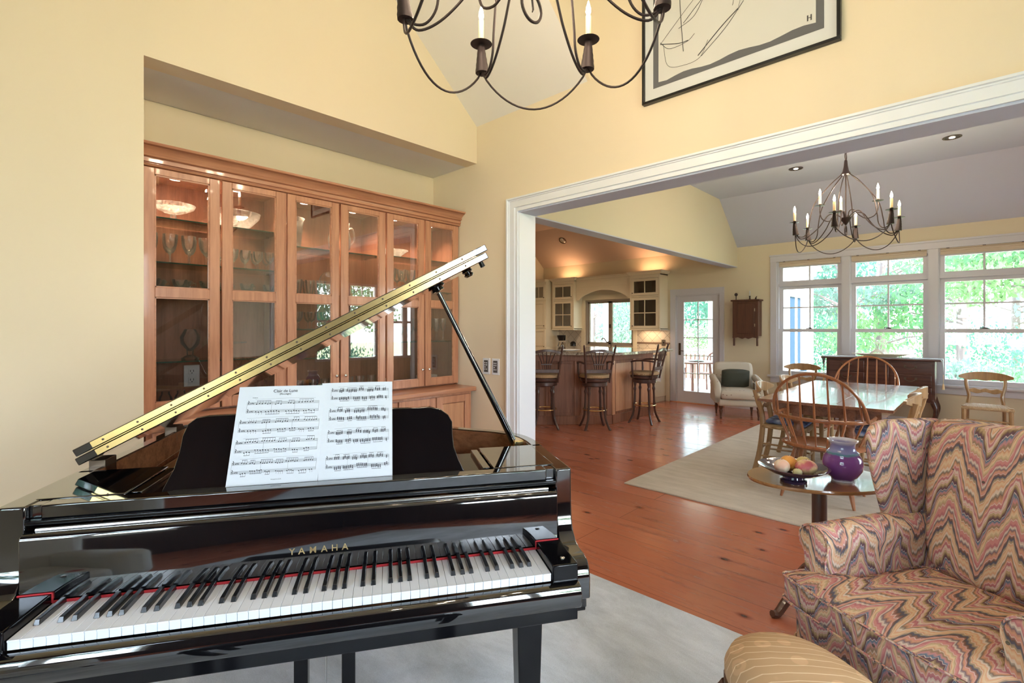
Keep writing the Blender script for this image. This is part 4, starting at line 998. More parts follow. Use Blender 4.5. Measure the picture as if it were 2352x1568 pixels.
# ================================================================== PALE COUNTRY CHAIRS  (local +y = front)
def country(label, cush=False):
    t = thing('country_chair', label, 'chair', (0,0,0), 0, 'pale country chairs with rush seats'); m = M['pine']
    seat = [(-.235,.21),(-.12,.225),(.12,.225),(.235,.21),(.19,-.18),(0,-.19),(-.19,-.18)]
    MB().loft([[(x*.97, y*.97, .425) for x, y in seat], [(x, y, .438) for x, y in seat], [(x, y, .452) for x, y in seat], [(x*.93, y*.93, .466) for x, y in seat]]).build('seat', M['rush'], t, bevel=.006)
    for s in (-1, 1):
        MB().tube([(s*.205,.185,.47),(s*.205,.185,.44),(s*.207,.188,.25),(s*.212,.195,.0)], [.024,.024,.021,.015], 8).build('leg', m, t)
        MB().tube(bez([(s*.175,-.245,0),(s*.17,-.20,.20),(s*.165,-.175,.44),(s*.150,-.185,.56),(s*.175,-.215,.68),(s*.180,-.24,.79)], 18), .019, 8, flat=1.3).build('leg', m, t)
    def rail(z0f, z1f, hw, y0, curve, name, n=20, th=.018):
        lo = []; rings = []
        for k in range(n+1):
            q = -1+2*k/n; x = q*hw; y = y0+curve*q*q; z0 = z0f(q); z1 = z1f(q)
            rings.append([(x, y-th/2, z0), (x, y+th/2, z0), (x, y+th/2, z1), (x, y-th/2, z1)])
        return MB().loft(rings).build(name, m, t, bevel=.004)
    rail(lambda q: .755-.006*math.cos(q*9)*(abs(q) < .62)+(.030*(abs(q)-.62)/.38 if abs(q) > .62 else 0), lambda q: .862-.035*q*q-.015*q**4, .252, -.262, .085, 'top_rail', 28, .024)
    rail(lambda q: .600+.010*math.cos(q*6), lambda q: .648+.008*math.cos(q*9), .150, -.205, .02, 'mid_rail', 18, .016)
    for z, yy in ((.17, .19), (.30, .19)): MB().tube([(-.205, yy, z), (.205, yy, z)], .009, 6).build('stretcher', m, t)
    for s in (-1, 1):
        for z in (.15, .27): MB().tube([(s*.207, .19, z), (s*.172, -.20, z)], .009, 6).build('stretcher', m, t)
    MB().tube([(-.17, -.19, .22), (.17, -.19, .22)], .009, 6).build('stretcher', m, t)
    return t
cc = country('pale country chair standing alone under the right window, right of the sideboard')
cc.location = (8.42, -.04, 0); cc.rotation_euler = (0, 0, R_(92))
ccs = []
for (x, y, rz, lab) in ((8.60, 2.03, 95, 'pale country chair against the wall under the left window, between armchair and sideboard'),
        (5.42, 1.40, 180+3, 'pale country chair on the left long side of the dining table, nearer the camera'),
        (6.32, 1.42, 180-2, 'pale country chair on the left long side of the dining table, farther from the camera'),
        (5.32, .635, 2, 'pale country chair on the right long side of the dining table, nearer the wing chair'),
        (5.96, .635, -2, 'pale country chair on the right side of the dining table, farther from the wing chair')):
    z = RZ if 4 < x < 8 else 0
    ccs.append(dup(cc, (x, y, z), R_(rz), lab))
# patterned cushions on the table chairs
for i, c in enumerate(ccs[1:]):
    lab = ('blue patterned seat cushion on the near left chair of the dining table', 'blue patterned seat cushion on the far left chair of the dining table', 'blue patterned seat cushion on the near right chair of the dining table', 'blue patterned seat cushion on the far right chair of the dining table')[i]
    tag(MB().loft([[(x*k, y*k, z) for x, y in ((-.20,.20),(0,.21),(.20,.20),(.165,-.15),(0,-.155),(-.165,-.15))] for k, z in ((.9,.0),(1,.012),(1,.028),(.85,.045))]).build('seat_cushion', M['plaid'], loc=(c.location.x, c.location.y, c.location.z+.467), rot=tuple(c.rotation_euler), bevel=.006), lab, 'cushion', 'blue cushions on the dining chairs')

# ================================================================== SIDEBOARD
SB = thing('sideboard', 'dark mahogany sideboard with drawers and curved legs under the windows', 'sideboard', (8.85, 1.07, 0)); m = M['mahog']
MB().box(-.215, -.62, .44, .215, .62, .968).build('carcass', m, SB, bevel=.004)
MB().box(-.250, -.685, .970, .235, .685, .995).build('top', m, SB, bevel=.006)
b = MB(); n = 24
b.loft([[( -.217, -.60+1.2*k/n, .45), (-.199, -.60+1.2*k/n, .45), (-.199, -.60+1.2*k/n, .405+.03*abs(math.sin(3*PI*k/n))), (-.217, -.60+1.2*k/n, .405+.03*abs(math.sin(3*PI*k/n)))] for k in range(n+1)])
b.build('shaped_apron', m, SB)
def drawer(y0, y1, z0, z1, handle=True, name='drawer'):
    d_ = MB().box(-.226, y0, z0, -.212, y1, z1).build(name, m, SB, bevel=.004)
    if handle:
        ym = (y0+y1)/2; zm = (z0+z1)/2+.01
        MB().tube(bez([(-.228, ym-.055, zm+.014), (-.246, ym-.045, zm-.006), (-.248, ym, zm-.020), (-.246, ym+.045, zm-.006), (-.228, ym+.055, zm+.014)], 16), .005, 6).box(-.230, ym-.07, zm+.0, -.226, ym-.045, zm+.028).box(-.230, ym+.045, zm, -.226, ym+.07, zm+.028).build('handle', M['bronze'], d_)
for y0, y1 in ((-.585, -.145), (.155, .585)):
    for z0, z1 in ((.79, .945), (.625, .78), (.46, .615)): drawer(y0, y1, z0, z1)
drawer(-.125, .135, .46, .945, False, 'cupboard_door')
for sx in (-1, 1):
    for sy in (-1, 1):
        MB().tube(bez([(0,0,.46),(sx*.0+.0,sy*.02,.40),(sx*.025,sy*.045,.31),(sx*.01,sy*.02,.16),(sx*.005,sy*.01,.06),(sx*.035,sy*.035,.012)], 18), [.040]*5+[.038,.034,.028,.024,.022,.021,.020,.020,.022,.026,.030,.032,.030,.026][:99], 8) if False else None
        path = bez([(0,0,.46),(0,sy*.02,.40),(sx*.02,sy*.045,.31),(sx*.01,sy*.02,.16),(sx*.005,sy*.01,.06),(sx*.03,sy*.035,.014)], 20)
        k_ = len(path); rad = [.040-.020*min(1, i/(k_*.7))+(.012 if i > k_*.85 else 0) for i in range(k_)]
        MB().tube(path, rad, 10).build('leg', m, SB, loc=(sx*.185, sy*.585, 0))
M['linen'] = mat('grey_linen', (.42,.44,.46), .85)
RU = thing('table_runner', 'grey linen runner with tasselled ends draped over the sideboard', 'table runner', (8.85, 1.07, .996))
MB().box(-.16, -.690, .0, .13, .690, .003).build('cloth', M['linen'], RU)
for s in (-1, 1):
    e = MB().loft([[(-.16, s*.690, .003), (.13, s*.690, .003), (.13, s*.694, .0), (-.16, s*.694, .0)], [(-.055, s*.692, -.13), (.035, s*.692, -.13), (.035, s*.696, -.13), (-.055, s*.696, -.13)], [(-.014, s*.692, -.21), (-.004, s*.692, -.21), (-.004, s*.696, -.21), (-.014, s*.696, -.21)]]).build('hanging_end', M['linen'], RU)
    MB().tube([(-.01, s*.694, -.21), (-.01, s*.694, -.33)], .003, 5).lathe([(.004,-.33),(.010,-.34),(.016,-.41),(0,-.41)], 10, c=(-.01, s*.694, 0)).build('tassel', M['candle'], RU)
TU = thing('serving_dish', 'long white china serving dish with a scalloped rim on the sideboard', 'dish', (8.86, 1.06, .9995))
MB().lathe([(0,0),(.15,0),(.16,.004),(.27,.035),(.31,.042),(.305,.047),(.26,.040),(.15,.010),(0,.009)], 40, sy=1.0).build('platter', M['cream'], TU); TU.children[0].scale = (.42, 1.14, 1)
TL = thing('glass_dome', 'clear glass dome with a ball finial standing on the white serving dish', 'glass dome', (8.86, 1.10, 1.0092))
MB().lathe([(.075,0),(.074,.02),(.060,.045),(.030,.065),(.016,.08),(.012,.115),(.02,.125),(.024,.145),(.014,.165),(0,.17)], 20).build('dome', M['crystal'], TL); TL.children[0].scale = (1.3, 1.3, 1.35)

# ================================================================== SMALL ARMCHAIR beside the door
def dots_mat():
    m = mat('cream_dotted_fabric', (.56,.50,.42), .85); tc = N(m, 'ShaderNodeTexCoord'); v = N(m, 'ShaderNodeTexVoronoi', Scale=16.0, Randomness=.25); L(m, tc.outputs['Object'], v.inputs['Vector'])
    r = ramp(m, v.outputs['Distance'], [(.0, (.22,.13,.10)), (.13, (.30,.20,.15)), (.16, (.58,.52,.43))], 'LINEAR'); L(m, r.outputs[0], bs(m).inputs['Base Color']); return m
M['dots'] = dots_mat()
A = thing('armchair', 'small cream dotted armchair with turned legs beside the glazed door', 'armchair', (8.27, 2.86, 0), R_(118))
m = M['dots']
MB().box(-.31, -.30, .20, .31, .34, .31).build('seat_frame', m, A, bevel=.03, seg=3)
MB().loft([[(x*k, .03+y*k, z) for x, y in ((-.27,.33),(0,.36),(.27,.33),(.27,-.30),(-.27,-.30))] for k, z in ((.96,.31),(1.04,.34),(1.06,.40),(.98,.44),(.75,.465))]).build('seat_cushion', m, A, bevel=.02, seg=3, sub=1)
bk_ = []
for z, k, y in ((.30,.92,-.26),(.45,.96,-.28),(.60,1.0,-.31),(.74,1.02,-.34),(.82,.98,-.36),(.855,.85,-.37)):
    hw_ = .33*k; bk_.append([(-hw_, y-.07, z), (-hw_*.9, y+.03, z), (0, y-.01, z), (hw_*.9, y+.03, z), (hw_, y-.07, z), (0, y-.12, z)])
MB().loft(bk_).build('backrest', m, A, sub=2)
for s in (-1, 1):
    rings = []
    for y, zc, r in ((-.30,.60,.055),(-.10,.575,.055),(.10,.55,.055),(.25,.52,.058),(.33,.47,.055),(.36,.40,.045),(.36,.30,.035)):
        rings.append([(s*(.325+r*math.cos(a)), y, zc+r*math.sin(a)) for a in [2*PI*k/10 for k in range(10)]])
    MB().loft(rings).box(s*.29, -.30, .25, s*.36, .31, .52).build('armrest', m, A)
for sx in (-1, 1):
    for sy, zz in ((1, 0), (-1, 0)): MB().lathe([(.013,0),(.018,.02),(.013,.03),(.022,.09),(.028,.13),(.020,.15),(.030,.17),(.030,.20)], 12).build('leg', M['walnut'], A, loc=(sx*.27, .28 if sy > 0 else -.27, 0))
M['dkgreen'] = mat('dark_green_cloth', (.055,.06,.045), .7)
PC = MB(); 
rr = []
for k in range(9):
    q = -1+2*k/8; h_ = .14*(1-.06*q*q); t_ = .055*(1-q**4)+.012; rr.append([(q*.21, -t_, -h_), (q*.21, -t_*1.3, 0), (q*.21, -t_, h_), (q*.21, t_, h_), (q*.21, t_*1.3, 0), (q*.21, t_, -h_)])
pc_ = MB().loft(rr).build('throw_pillow', M['dkgreen'], bevel=.01, sub=1)
ca, sa = math.cos(R_(118)), math.sin(R_(118)); lx, ly = 0, -.12
pc_.location = (8.27+lx*ca-ly*sa, 2.86+lx*sa+ly*ca, .600); pc_.rotation_euler = (R_(-14), 0, R_(118))
tag(pc_, 'dark green rectangular pillow on the cream dotted armchair', 'pillow')

# ================================================================== HANGING WALL CUPBOARD
WC = thing('wall_cupboard', 'dark brown hanging wall cupboard with a cornice between the door and the windows', 'cupboard', (XW, 2.95, 1.24)); m = M['brownbox']
MB().box(-.19, -.21, .04, -.002, .21, .64).build('body', m, WC, bevel=.003)
MB().box(-.215, -.235, .64, -.001, .235, .665).build('cornice', m, WC, bevel=.004)
MB().box(-.200, -.15, .08, -.188, .13, .60).build('door', m, WC, bevel=.004)
MB().prism([(-.21, .04), (.21, .04), (.21, .0), (.12, .015), (.05, -.01), (0, .01), (-.05, -.01), (-.12, .015), (-.21, 0)], 'x', -.188, -.176).build('shaped_skirt', m, WC)
for s in (-1, 1): MB().box(-.19, s*.19-.012, -.13, -.15, s*.19+.012, .04).build('bracket', m, WC, bevel=.005)
for z in (.2, .46): MB().box(-.203, -.165, z, -.196, -.150, z+.05).build('hinge', M['chrome'], WC)
single([('ball', MB().ell((0,0,.095), .028,.028,.028), M['iron']), ('stem', MB().tube([(0,0,0),(0,0,.08)], .007, 8), M['iron'])], 'ball_finial', 'dark ball finial standing on the left of the wall cupboard', 'ornament', (9.00, 3.12, 1.9055))
t = single([('holder', MB().lathe([(0,0),(.030,0),(.012,.01),(.010,.05),(.018,.06),(.010,.065),(0,.065)], 14), M['iron']), ('candle', MB().tube([(0,0,.06),(0,0,.15)], .007, 8), M['paper'])], 'candlestick', 'small iron candlestick with a white candle on the wall cupboard', 'candlestick', (9.02, 2.90, 1.9055))
single([('body', MB().loft([[(-.01,-.012,0),(.01,-.012,0),(.01,.02,0),(-.01,.02,0)], [(-.006,-.008,.03),(.006,-.008,.03),(.006,.01,.03),(-.006,.01,.03)], [(-.003,-.016,.055),(.003,-.016,.055),(.003,-.008,.055),(-.003,-.008,.055)]]), M['iron'])], 'bird_figurine', 'tiny dark bird figurine right of the candlestick on the wall cupboard', 'figurine', (9.02, 2.80, 1.9055))
# recessed lights
for i, (x, y, lab) in enumerate(((7.39, .24, 'recessed ceiling light at the right, beyond the opening head'), (7.41, 1.80, 'recessed ceiling light left of the dining chandelier'))):
    t = thing('recessed_light', lab, 'ceiling light', (x, y, 3.54), 0, 'recessed lights in the dining ceiling')
    MB().lathe([(.085,-.001),(.085,-.006),(.070,-.006),(.066,.0),(.060,-.001)], 24).build('trim_ring', M['bronze'], t)
    MB().lathe([(0,-.0015),(.062,-.0015),(.062,-.004),(0,-.004)], 24).build('baffle', M['iron'], t)
    MB().lathe([(0,-.004),(.028,-.004),(.022,-.009),(0,-.010)], 16).build('lamp', M['puck'], t)
# ================================================================== CHANDELIERS
def chandelier(loc, phase, label, hang):
    # local z = 0 is the level of the cone bottoms; reference heights measured from there
    t = thing('chandelier', label, 'chandelier', loc, 0, 'wrought iron candle chandeliers'); I = M['iron']; z0 = 2.38; H = lambda z: z-z0
    R = .470; wr = .0052
    hub = MB().lathe([(.010,H(3.135)),(.014,H(3.12)),(.018,H(3.07)),(.028,H(3.02)),(.046,H(2.99)),(.040,H(2.985)),(0,H(2.99))], 18)
    hub.build('top_cone', I, t)
    MB().tube([(.038*math.cos(a), 0, H(3.17)+.038*math.sin(a)) for a in [2*PI*k/24 for k in range(24)]], .005, 6, loop=True).build('hanging_ring', I, t)
    MB().tube([(0,0,H(3.0)),(0,0,H(2.50))], .006, 8).build('center_rod', I, t)
    MB().lathe([(.052,H(2.540)),(.040,H(2.515)),(.018,H(2.485)),(.006,H(2.465)),(0,H(2.462))][::-1]+[(.0,H(2.538))], 18).build('bottom_cone', I, t)
    MB().tube([(.052*math.cos(a), 0, H(2.412)+.052*math.sin(a)) for a in [2*PI*k/28 for k in range(28)]], .0055, 6, loop=True).build('bottom_ring', I, t)
    MB().tube([(0,0,H(2.463)),(.004,0,H(2.43)),(.008,0,H(2.405)),(.004,0,H(2.395))], [.004,.004,.004,.0025], 6).build('hook', I, t)
    def pol(r, a, z): return (r*math.cos(a), r*math.sin(a), H(z))
    arms = []
    for k in range(6):
        a = phase+k*PI/3; arms.append(a)
        MB().tube(bez([pol(.034,a,2.99), pol(.15,a,2.88), pol(.285,a,2.70), pol(.330,a,2.52), pol(.345,a,2.42), pol(.385,a,2.368), pol(.435,a,2.372), pol(.455,a,2.41)], 40), wr, 6).build('cage_wire', I, t)
        MB().tube(bez([pol(.03,a,2.535), pol(.09,a,2.585), pol(.16,a,2.575), pol(.24,a,2.46), pol(.33,a,2.375), pol(.41,a,2.345), pol(.455,a,2.385)], 36), wr, 6).build('arm_wire', I, t)
        a2 = a+PI/3; A_ = Vector(pol(R-.005,a,2.40)); B_ = Vector(pol(R-.005,a2,2.40)); pts = []
        for j in range(21):
            q = j/20; p = A_.lerp(B_, q); r_ = Vector((p.x, p.y, 0)); sag = .165*math.sin(PI*q)**.75; p.z = A_.z-sag; o = 1+.07*math.sin(PI*q); pts.append((p.x*o, p.y*o, p.z))
        MB().tube(pts, wr*.9, 6).build('swag_wire', I, t)
    def holder(a, r, zp, cone):
        px_, py_ = r*math.cos(a), r*math.sin(a)
        if cone:
            rings = []
            for j in range(11):
                q = j/10; z = 2.385+(zp-2.385)*q; rr = .030-.016*q; rc = r-.012*(1-q)**1.5
                w_ = 1+.05*(j % 2); rings.append([(rc*math.cos(a)+rr*w_*math.cos(2*PI*i/14), rc*math.sin(a)+rr*w_*math.sin(2*PI*i/14), H(z)) for i in range(14)])
            MB().loft(rings).build('arm_cone', I, t, ang=60)
        p = MB().lathe([(0,H(zp)),(.046,H(zp)+.003),(.048,H(zp)+.005),(.014,H(zp)+.005),(.014,H(zp)+.020),(0,H(zp)+.020)], 24, c=(px_, py_, 0)); p.box(px_+.010, py_-.003, H(zp)+.005, px_+.016, py_+.003, H(zp)+.028)
        d_ = p.build('drip_pan', I, t)
        MB().lathe([(0,H(zp)+.008),(.0118,H(zp)+.008),(.0118,H(zp)+.108),(.009,H(zp)+.112),(0,H(zp)+.112)], 14, c=(px_, py_, 0)).build('candle_sleeve', M['candle'], t)
        MB().lathe([(0,H(zp)+.110),(.007,H(zp)+.113),(.0115,H(zp)+.128),(.009,H(zp)+.148),(.002,H(zp)+.172),(0,H(zp)+.176)], 12, c=(px_, py_, 0)).build('bulb', M['bulb'], t)
        d = bpy.data.lights.new('bulb_light', 'POINT'); d.energy = 3.2; d.color = (1, .80, .58); d.shadow_soft_size = .03
        o = bpy.data.objects.new('bulb_light', d); C.objects.link(o); o.parent = t; o.location = (px_, py_, H(zp)+.215)
    for a in arms: holder(a, R, 2.515, True)
    for k in range(3):
        a = phase+R_(20)+k*2*PI/3
        MB().tube(bez([pol(.02,a,2.54), pol(.03,a,2.60), pol(.065,a,2.615), pol(.11,a,2.56), pol(.18,a,2.505), pol(.25,a,2.52), pol(.28,a,2.58), pol(.28,a,2.655)], 32), wr, 6).build('inner_arm', I, t)
        holder(a, .28, 2.655, False)
    # chain to the ceiling
    n = int(hang/.042); b = MB()
    for i in range(n+1):
        z = H(3.215)+i*.042
        b.tube([((.010*math.cos(q) if i % 2 else 0), (0 if i % 2 else .010*math.cos(q)), z+.019*math.sin(q)) for q in [2*PI*k/12 for k in range(12)]], .0025, 5, loop=True)
    b.build('chain', I, t)
    MB().lathe([(0,H(3.215)+n*.042+.03),(.05,H(3.215)+n*.042+.03),(.055,H(3.215)+n*.042+.02),(.02,H(3.215)+n*.042),(0,H(3.215)+n*.042)], 18).build('canopy', I, t)
    return t
FA = R_(43.4)
def wang(deg): # angle measured from camera lateral (0) towards depth (90) -> world angle
    return FA-PI/2+R_(deg)
chandelier((6.045, 1.012, 2.38), wang(-75), 'wrought iron chandelier with nine lit candle bulbs above the dining table', .27)
chandelier((1.338, 1.169, 2.527), wang(-4), 'large wrought iron candle chandelier hanging above the piano, cut off by the top edge', 1.775)
# ================================================================== KITCHEN
def kthing(name, label, cat, o, g=None): return thing(name, label, cat, o, 0, g)
M['cabint'] = mat('dark_cabinet_interior', (.10,.07,.05), .7)
def gdoor(par, x, y0, y1, z0, z1, rows, glazed=True, knob=-1, o=(0,0,0), nx=2):
    # door facing -x; front face at x
    ox_, oy_, oz_ = o; s = .052
    def mv(b): b.v = [(p[0]-ox_, p[1]-oy_, p[2]-oz_) for p in b.v]; return b
    b = MB().box(x, y0, z0, x+.02, y0+s, z1).box(x, y1-s, z0, x+.02, y1, z1).box(x, y0+s, z0, x+.02, y1-s, z0+s).box(x, y0+s, z1-s, x+.02, y1-s, z1)
    d = mv(b).build('door', M['cream'], par, bevel=.002)
    if glazed:
        g = MB(); 
        for k in range(1, nx): yy = y0+s+(y1-y0-2*s)*k/nx; g.box(x+.003, yy-.008, z0+s, x+.017, yy+.008, z1-s)
        for k in range(1, rows): zz = z0+s+(z1-z0-2*s)*k/rows; g.box(x+.003, y0+s, zz-.008, x+.017, y1-s, zz+.008)
        mv(g).build('muntin', M['cream'], d)
        mv(MB().box(x+.009, y0+s, z0+s, x+.012, y1-s, z1-s)).build('door_glass', M['glassdoor'], d)
    else: mv(MB().box(x+.005, y0+s+.008, z0+s+.008, x+.018, y1-s-.008, z1-s-.008)).build('door_panel', M['cream'], d, bevel=.008)
    yk = y0+.026 if knob < 0 else y1-.026; zk = z0+.05
    mv(MB().ell((x-.014, yk, zk), .011, .011, .011, 8, 6).tube([(x, yk, zk), (x-.012, yk, zk)], .005, 6)).build('knob', M['bronze'], d)
def upper(y0, y1, label, knob):
    o = (8.95, (y0+y1)/2, 1.40); t = kthing('kitchen_wall_cabinet', label, 'cabinet', o); x = 8.80
    def mv(b): b.v = [(p[0]-o[0], p[1]-o[1], p[2]-o[2]) for p in b.v]; return b
    b = MB().box(x+.02, y0, 1.39, XW-.001, y0+.02, 2.46).box(x+.02, y1-.02, 1.39, XW-.001, y1, 2.46).box(x+.02, y0, 1.39, XW-.001, y1, 1.41).box(x+.02, y0, 2.44, XW-.001, y1, 2.46)
    b.box(x, y0, 1.39, x+.02, y0+.03, 2.46).box(x, y1-.03, 1.39, x+.02, y1, 2.46).box(x, y0+.03, 1.39, x+.02, y1-.03, 1.405).box(x, y0+.03, 2.39, x+.02, y1-.03, 2.46).box(x, y0+.03, 2.02, x+.02, y1-.03, 2.05)
    mv(b).build('case', M['cream'], t, bevel=.002)
    mv(MB().box(XW-.02, y0+.02, 1.41, XW-.004, y1-.02, 2.44).box(x+.04, y0+.02, 1.70, XW-.02, y1-.02, 1.715)).build('interior', M['cabint'], t)
    gdoor(t, x-.002, y0+.034, y1-.034, 1.41, 2.015, 2, True, knob, o)
    gdoor(t, x-.002, y0+.034, y1-.034, 2.055, 2.385, 1, True, knob, o)
    cpf = [(.0,2.46),(-.01,2.46),(-.02,2.475),(-.045,2.50),(-.055,2.525),(.0,2.525)]
    c = MB()
    rings = []
    for dx, z in cpf[1:-1]: rings.append([(XW-.001, y0+dx, z), (x+dx, y0+dx, z), (x+dx, y1-dx, z), (XW-.001, y1-dx, z)])
    c.loft(rings); mv(c).build('crown', M['cream'], t)
    mv(MB().box(x-.012, y0-.012, 1.375, XW-.001, y1+.012, 1.392)).build('light_rail', M['cream'], t)
    return t
upper(4.45, 5.09, 'cream glazed kitchen wall cabinet right of the sink window', 1)
upper(6.47, 7.07, 'cream glazed kitchen wall cabinet left of the sink window', -1)
# arched valance between them
VA = kthing('arched_valance', 'cream arched wooden valance above the sink window', 'valance', (8.93, 5.78, 2.0))
arc = [(5.10-5.78, .455), (6.46-5.78, .455)] + [(.68-1.36*k/20, (.02+.20*math.sin(PI*min(1, max(0, (k-1)/18)))**.7)) for k in range(21)]
MB().prism(arc, 'x', -.05, -.03).build('board', M['cream'], VA, bevel=.002)
MB().box(-.07, -.68, .455, .15, .68, .50).box(-.09, -.68, .50, .15, .68, .52).build('cornice', M['cream'], VA, bevel=.004)
for s in (-1, 1): MB().box(-.056, s*.04 if s > 0 else -.60, .30, -.050, .60 if s > 0 else -.04, .42).build('panel', M['cream'], VA, bevel=.003)
# tall cabinet at the corner
o = (8.75, 7.33, 0); TC = kthing('tall_cabinet', 'tall cream pantry cabinet at the left edge of the kitchen', 'cabinet', o)
def mv(b): b.v = [(p[0]-o[0], p[1]-o[1], p[2]-o[2]) for p in b.v]; return b
mv(MB().box(8.66, 7.13, 0, XW-.001, 7.597, 2.46)).build('case', M['cream'], TC, bevel=.003)
mv(MB().box(8.62, 7.13, 2.46, XW-.001, 7.597, 2.52)).build('crown', M['cream'], TC, bevel=.01)
gdoor(TC, 8.64, 7.15, 7.53, 2.055, 2.40, 1, True, -1, o); gdoor(TC, 8.64, 7.15, 7.53, 1.42, 2.02, 1, False, -1, o); gdoor(TC, 8.64, 7.15, 7.53, .95, 1.39, 1, False, -1, o); gdoor(TC, 8.64, 7.15, 7.53, .12, .92, 1, False, -1, o)
# base cabinets and counter along the window wall
o = (8.8, 5.8, 0); KB = kthing('kitchen_base_cabinet', 'cream kitchen base cabinet run under the sink window', 'cabinet', o)
mv(MB().box(8.52, 4.48, .10, XW-.016, 7.08, .88).box(8.58, 4.50, 0, XW-.016, 7.08, .10)).build('case', M['cream'], KB, bevel=.003)
ys = [4.52, 5.10, 5.7, 6.3, 6.95]
for a, c_ in zip(ys, ys[1:]): gdoor(KB, 8.50, a+.01, c_-.01, .14, .86, 1, False, -1, o)
tag(MB().box(8.48, 4.455, .882, XW-.014, 7.082, .92).build('kitchen_countertop', M['granite'], bevel=.004), 'granite kitchen countertop below the sink window', 'countertop')
TW = thing('dish_towel', 'blue and white patterned dish towel hanging at the end of the kitchen cabinet', 'towel', (8.485, 4.60, .80))
M['towel'] = mat('towel_print', (.6,.65,.75), .9)
def _tw():
    m = M['towel']; tc = N(m, 'ShaderNodeTexCoord'); v = N(m, 'ShaderNodeTexVoronoi', Scale=30.0); L(m, tc.outputs['Object'], v.inputs['Vector'])
    r = ramp(m, v.outputs['Distance'], [(0, (.12,.18,.42)), (.3, (.70,.76,.86)), (1, (.85,.88,.92))]); L(m, r.outputs[0], bs(m).inputs['Base Color'])
_tw()
TW.location = (8.485, 4.345, .80)
MB().tube([(.01, .13, .0), (-.02, .10, .0), (-.02, -.10, .0), (.01, -.10, 0)], .006, 6).build('towel_bar', M['iron'], TW)
b = MB(); rr = []
for k in range(9): q = k/8; yy = -.09+.18*q; xx = -.030+.004*math.sin(q*12); rr.append([(xx, yy, .008), (xx-.004, yy, .0), (xx-.006, yy, -.36), (xx+.002, yy, -.36), (xx+.004, yy, .0)])
b.loft(rr).build('cloth', M['towel'], TW)
# small dishwasher or drawer stack at the end, white tiles beside the door
S('wall_kitchen_end', MB().box(XW-.035, 4.40, 0, XW, 4.478, 1.09), M['cream'])
# faucet, coffee maker, jar
single([('spout', MB().tube(bez([(0,0,0),(0,0,.17),(0,.03,.22),(0,.10,.20),(0,.16,.27),(0,.21,.28),(0,.225,.24)], 24), .011, 8), M['bronze']), ('base', MB().lathe([(0,0),(.025,0),(.02,.02),(.012,.03),(0,.03)], 12), M['bronze'])], 'faucet', 'dark bronze gooseneck faucet in front of the kitchen window', 'faucet', (8.95, 5.62, .9205))
single([('base', MB().box(-.10,-.10,0,.10,.10,.03), M['bsat']), ('tower', MB().box(.02,-.09,.03,.10,.09,.34), M['chrome']), ('brew_basket', MB().lathe([(0,.22),(.05,.22),(.085,.30),(.09,.34),(0,.34)], 18, c=(-.03,0,0)), M['bsat']),
        ('carafe', MB().lathe([(0,.032),(.06,.032),(.075,.10),(.05,.17),(.05,.185),(0,.185)], 18, c=(-.035,0,0)), M['glassdoor'])], 'coffee_maker', 'black and steel coffee maker on the counter left of the window', 'coffee maker', (8.78, 6.78, .9205), 0)
single([('pot', MB().lathe([(0,0),(.07,0),(.075,.02),(.06,.14),(.065,.17),(.04,.20),(0,.21)], 18), M['bsat'])], 'dark_jar', 'dark lidded jar right of the coffee maker', 'jar', (8.82, 6.50, .9205))
single([('plate', MB().box(-.004,-.04,-.06,0,.04,.06), M['chrome']), ('toggle', MB().box(-.012,-.008,-.012,-.004,.008,.012), M['bsat'])], 'light_switch', 'metal light switch plate on the tiles left of the glazed door', 'light switch', (XW-.0155, 4.53, 1.13))

# ================================================================== ISLAND
IS = thing('kitchen_island', 'wooden kitchen island with panelled sides and a granite bar top', 'kitchen island', (6.9, 5.0, 0)); io = (6.9, 5.0, 0)
def im(b): b.v = [(p[0]-io[0], p[1]-io[1], p[2]) for p in b.v]; return b
base = [(5.20, 5.06), (6.351, 3.976), (7.60, 3.976), (7.60, 5.6), (5.9, 5.9)]
im(MB().prism(base, 'z', 0, 1.03)).build('body', M['island'], IS)
def face(p0, p1, u0, u1, z0, z1, th, name, m, bev=.004):
    # slab on a side face from p0 to p1
    a = Vector(p0); b_ = Vector(p1); L_ = (b_-a).length; d = (b_-a)/L_; nrm = Vector((d.y, -d.x))
    pts = [a+d*u0, a+d*u1, a+d*u1+nrm*th, a+d*u0+nrm*th]
    return im(MB().prism([(p.x, p.y) for p in pts], 'z', z0, z1)).build(name, m, IS, bevel=bev)
p0, p1, p2 = base[0], base[1], base[2]; L1 = math.dist(p0, p1)
us = [0, .55, 1.10, L1]
face(p0, p1, 0, L1, 0, .13, .022, 'base_moulding', M['island']); face(p1, p2, 0, 1.249, 0, .13, .022, 'base_moulding', M['island'])
face(p0, p1, 0, L1, .93, 1.03, .014, 'top_rail', M['island']); face(p1, p2, 0, 1.249, .93, 1.03, .014, 'top_rail', M['island'])
for u in (.0, .50, 1.02, L1-.075): face(p0, p1, u, u+.075, .13, .93, .014, 'stile', M['island'])
for u in (0, .60, 1.17): face(p1, p2, u, u+.075, .13, .93, .014, 'stile', M['palewood'])  # end face kept paler beside the shade-darkened front
for a, c_ in ((.60, .99), (1.12, L1-.10)): face(p0, p1, a, c_, .17, .89, .007, 'panel', M['island'], .006)
for a, c_ in ((.10, .57), (.70, 1.14)): face(p1, p2, a, c_, .17, .89, .007, 'panel', M['palewood'], .006)
top = [(5.02, 5.00), (6.13, 3.66), (7.78, 3.70), (7.78, 5.7), (5.9, 6.0)]
tag(MB().prism(top, 'z', 1.031, 1.072).build('island_countertop', M['granite'], bevel=.005), 'granite bar top overhanging the kitchen island', 'countertop')
PA_ = thing('newspaper', 'loose pile of papers on the island bar top above the stools', 'papers', (6.30, 4.72, 1.0725), .4)
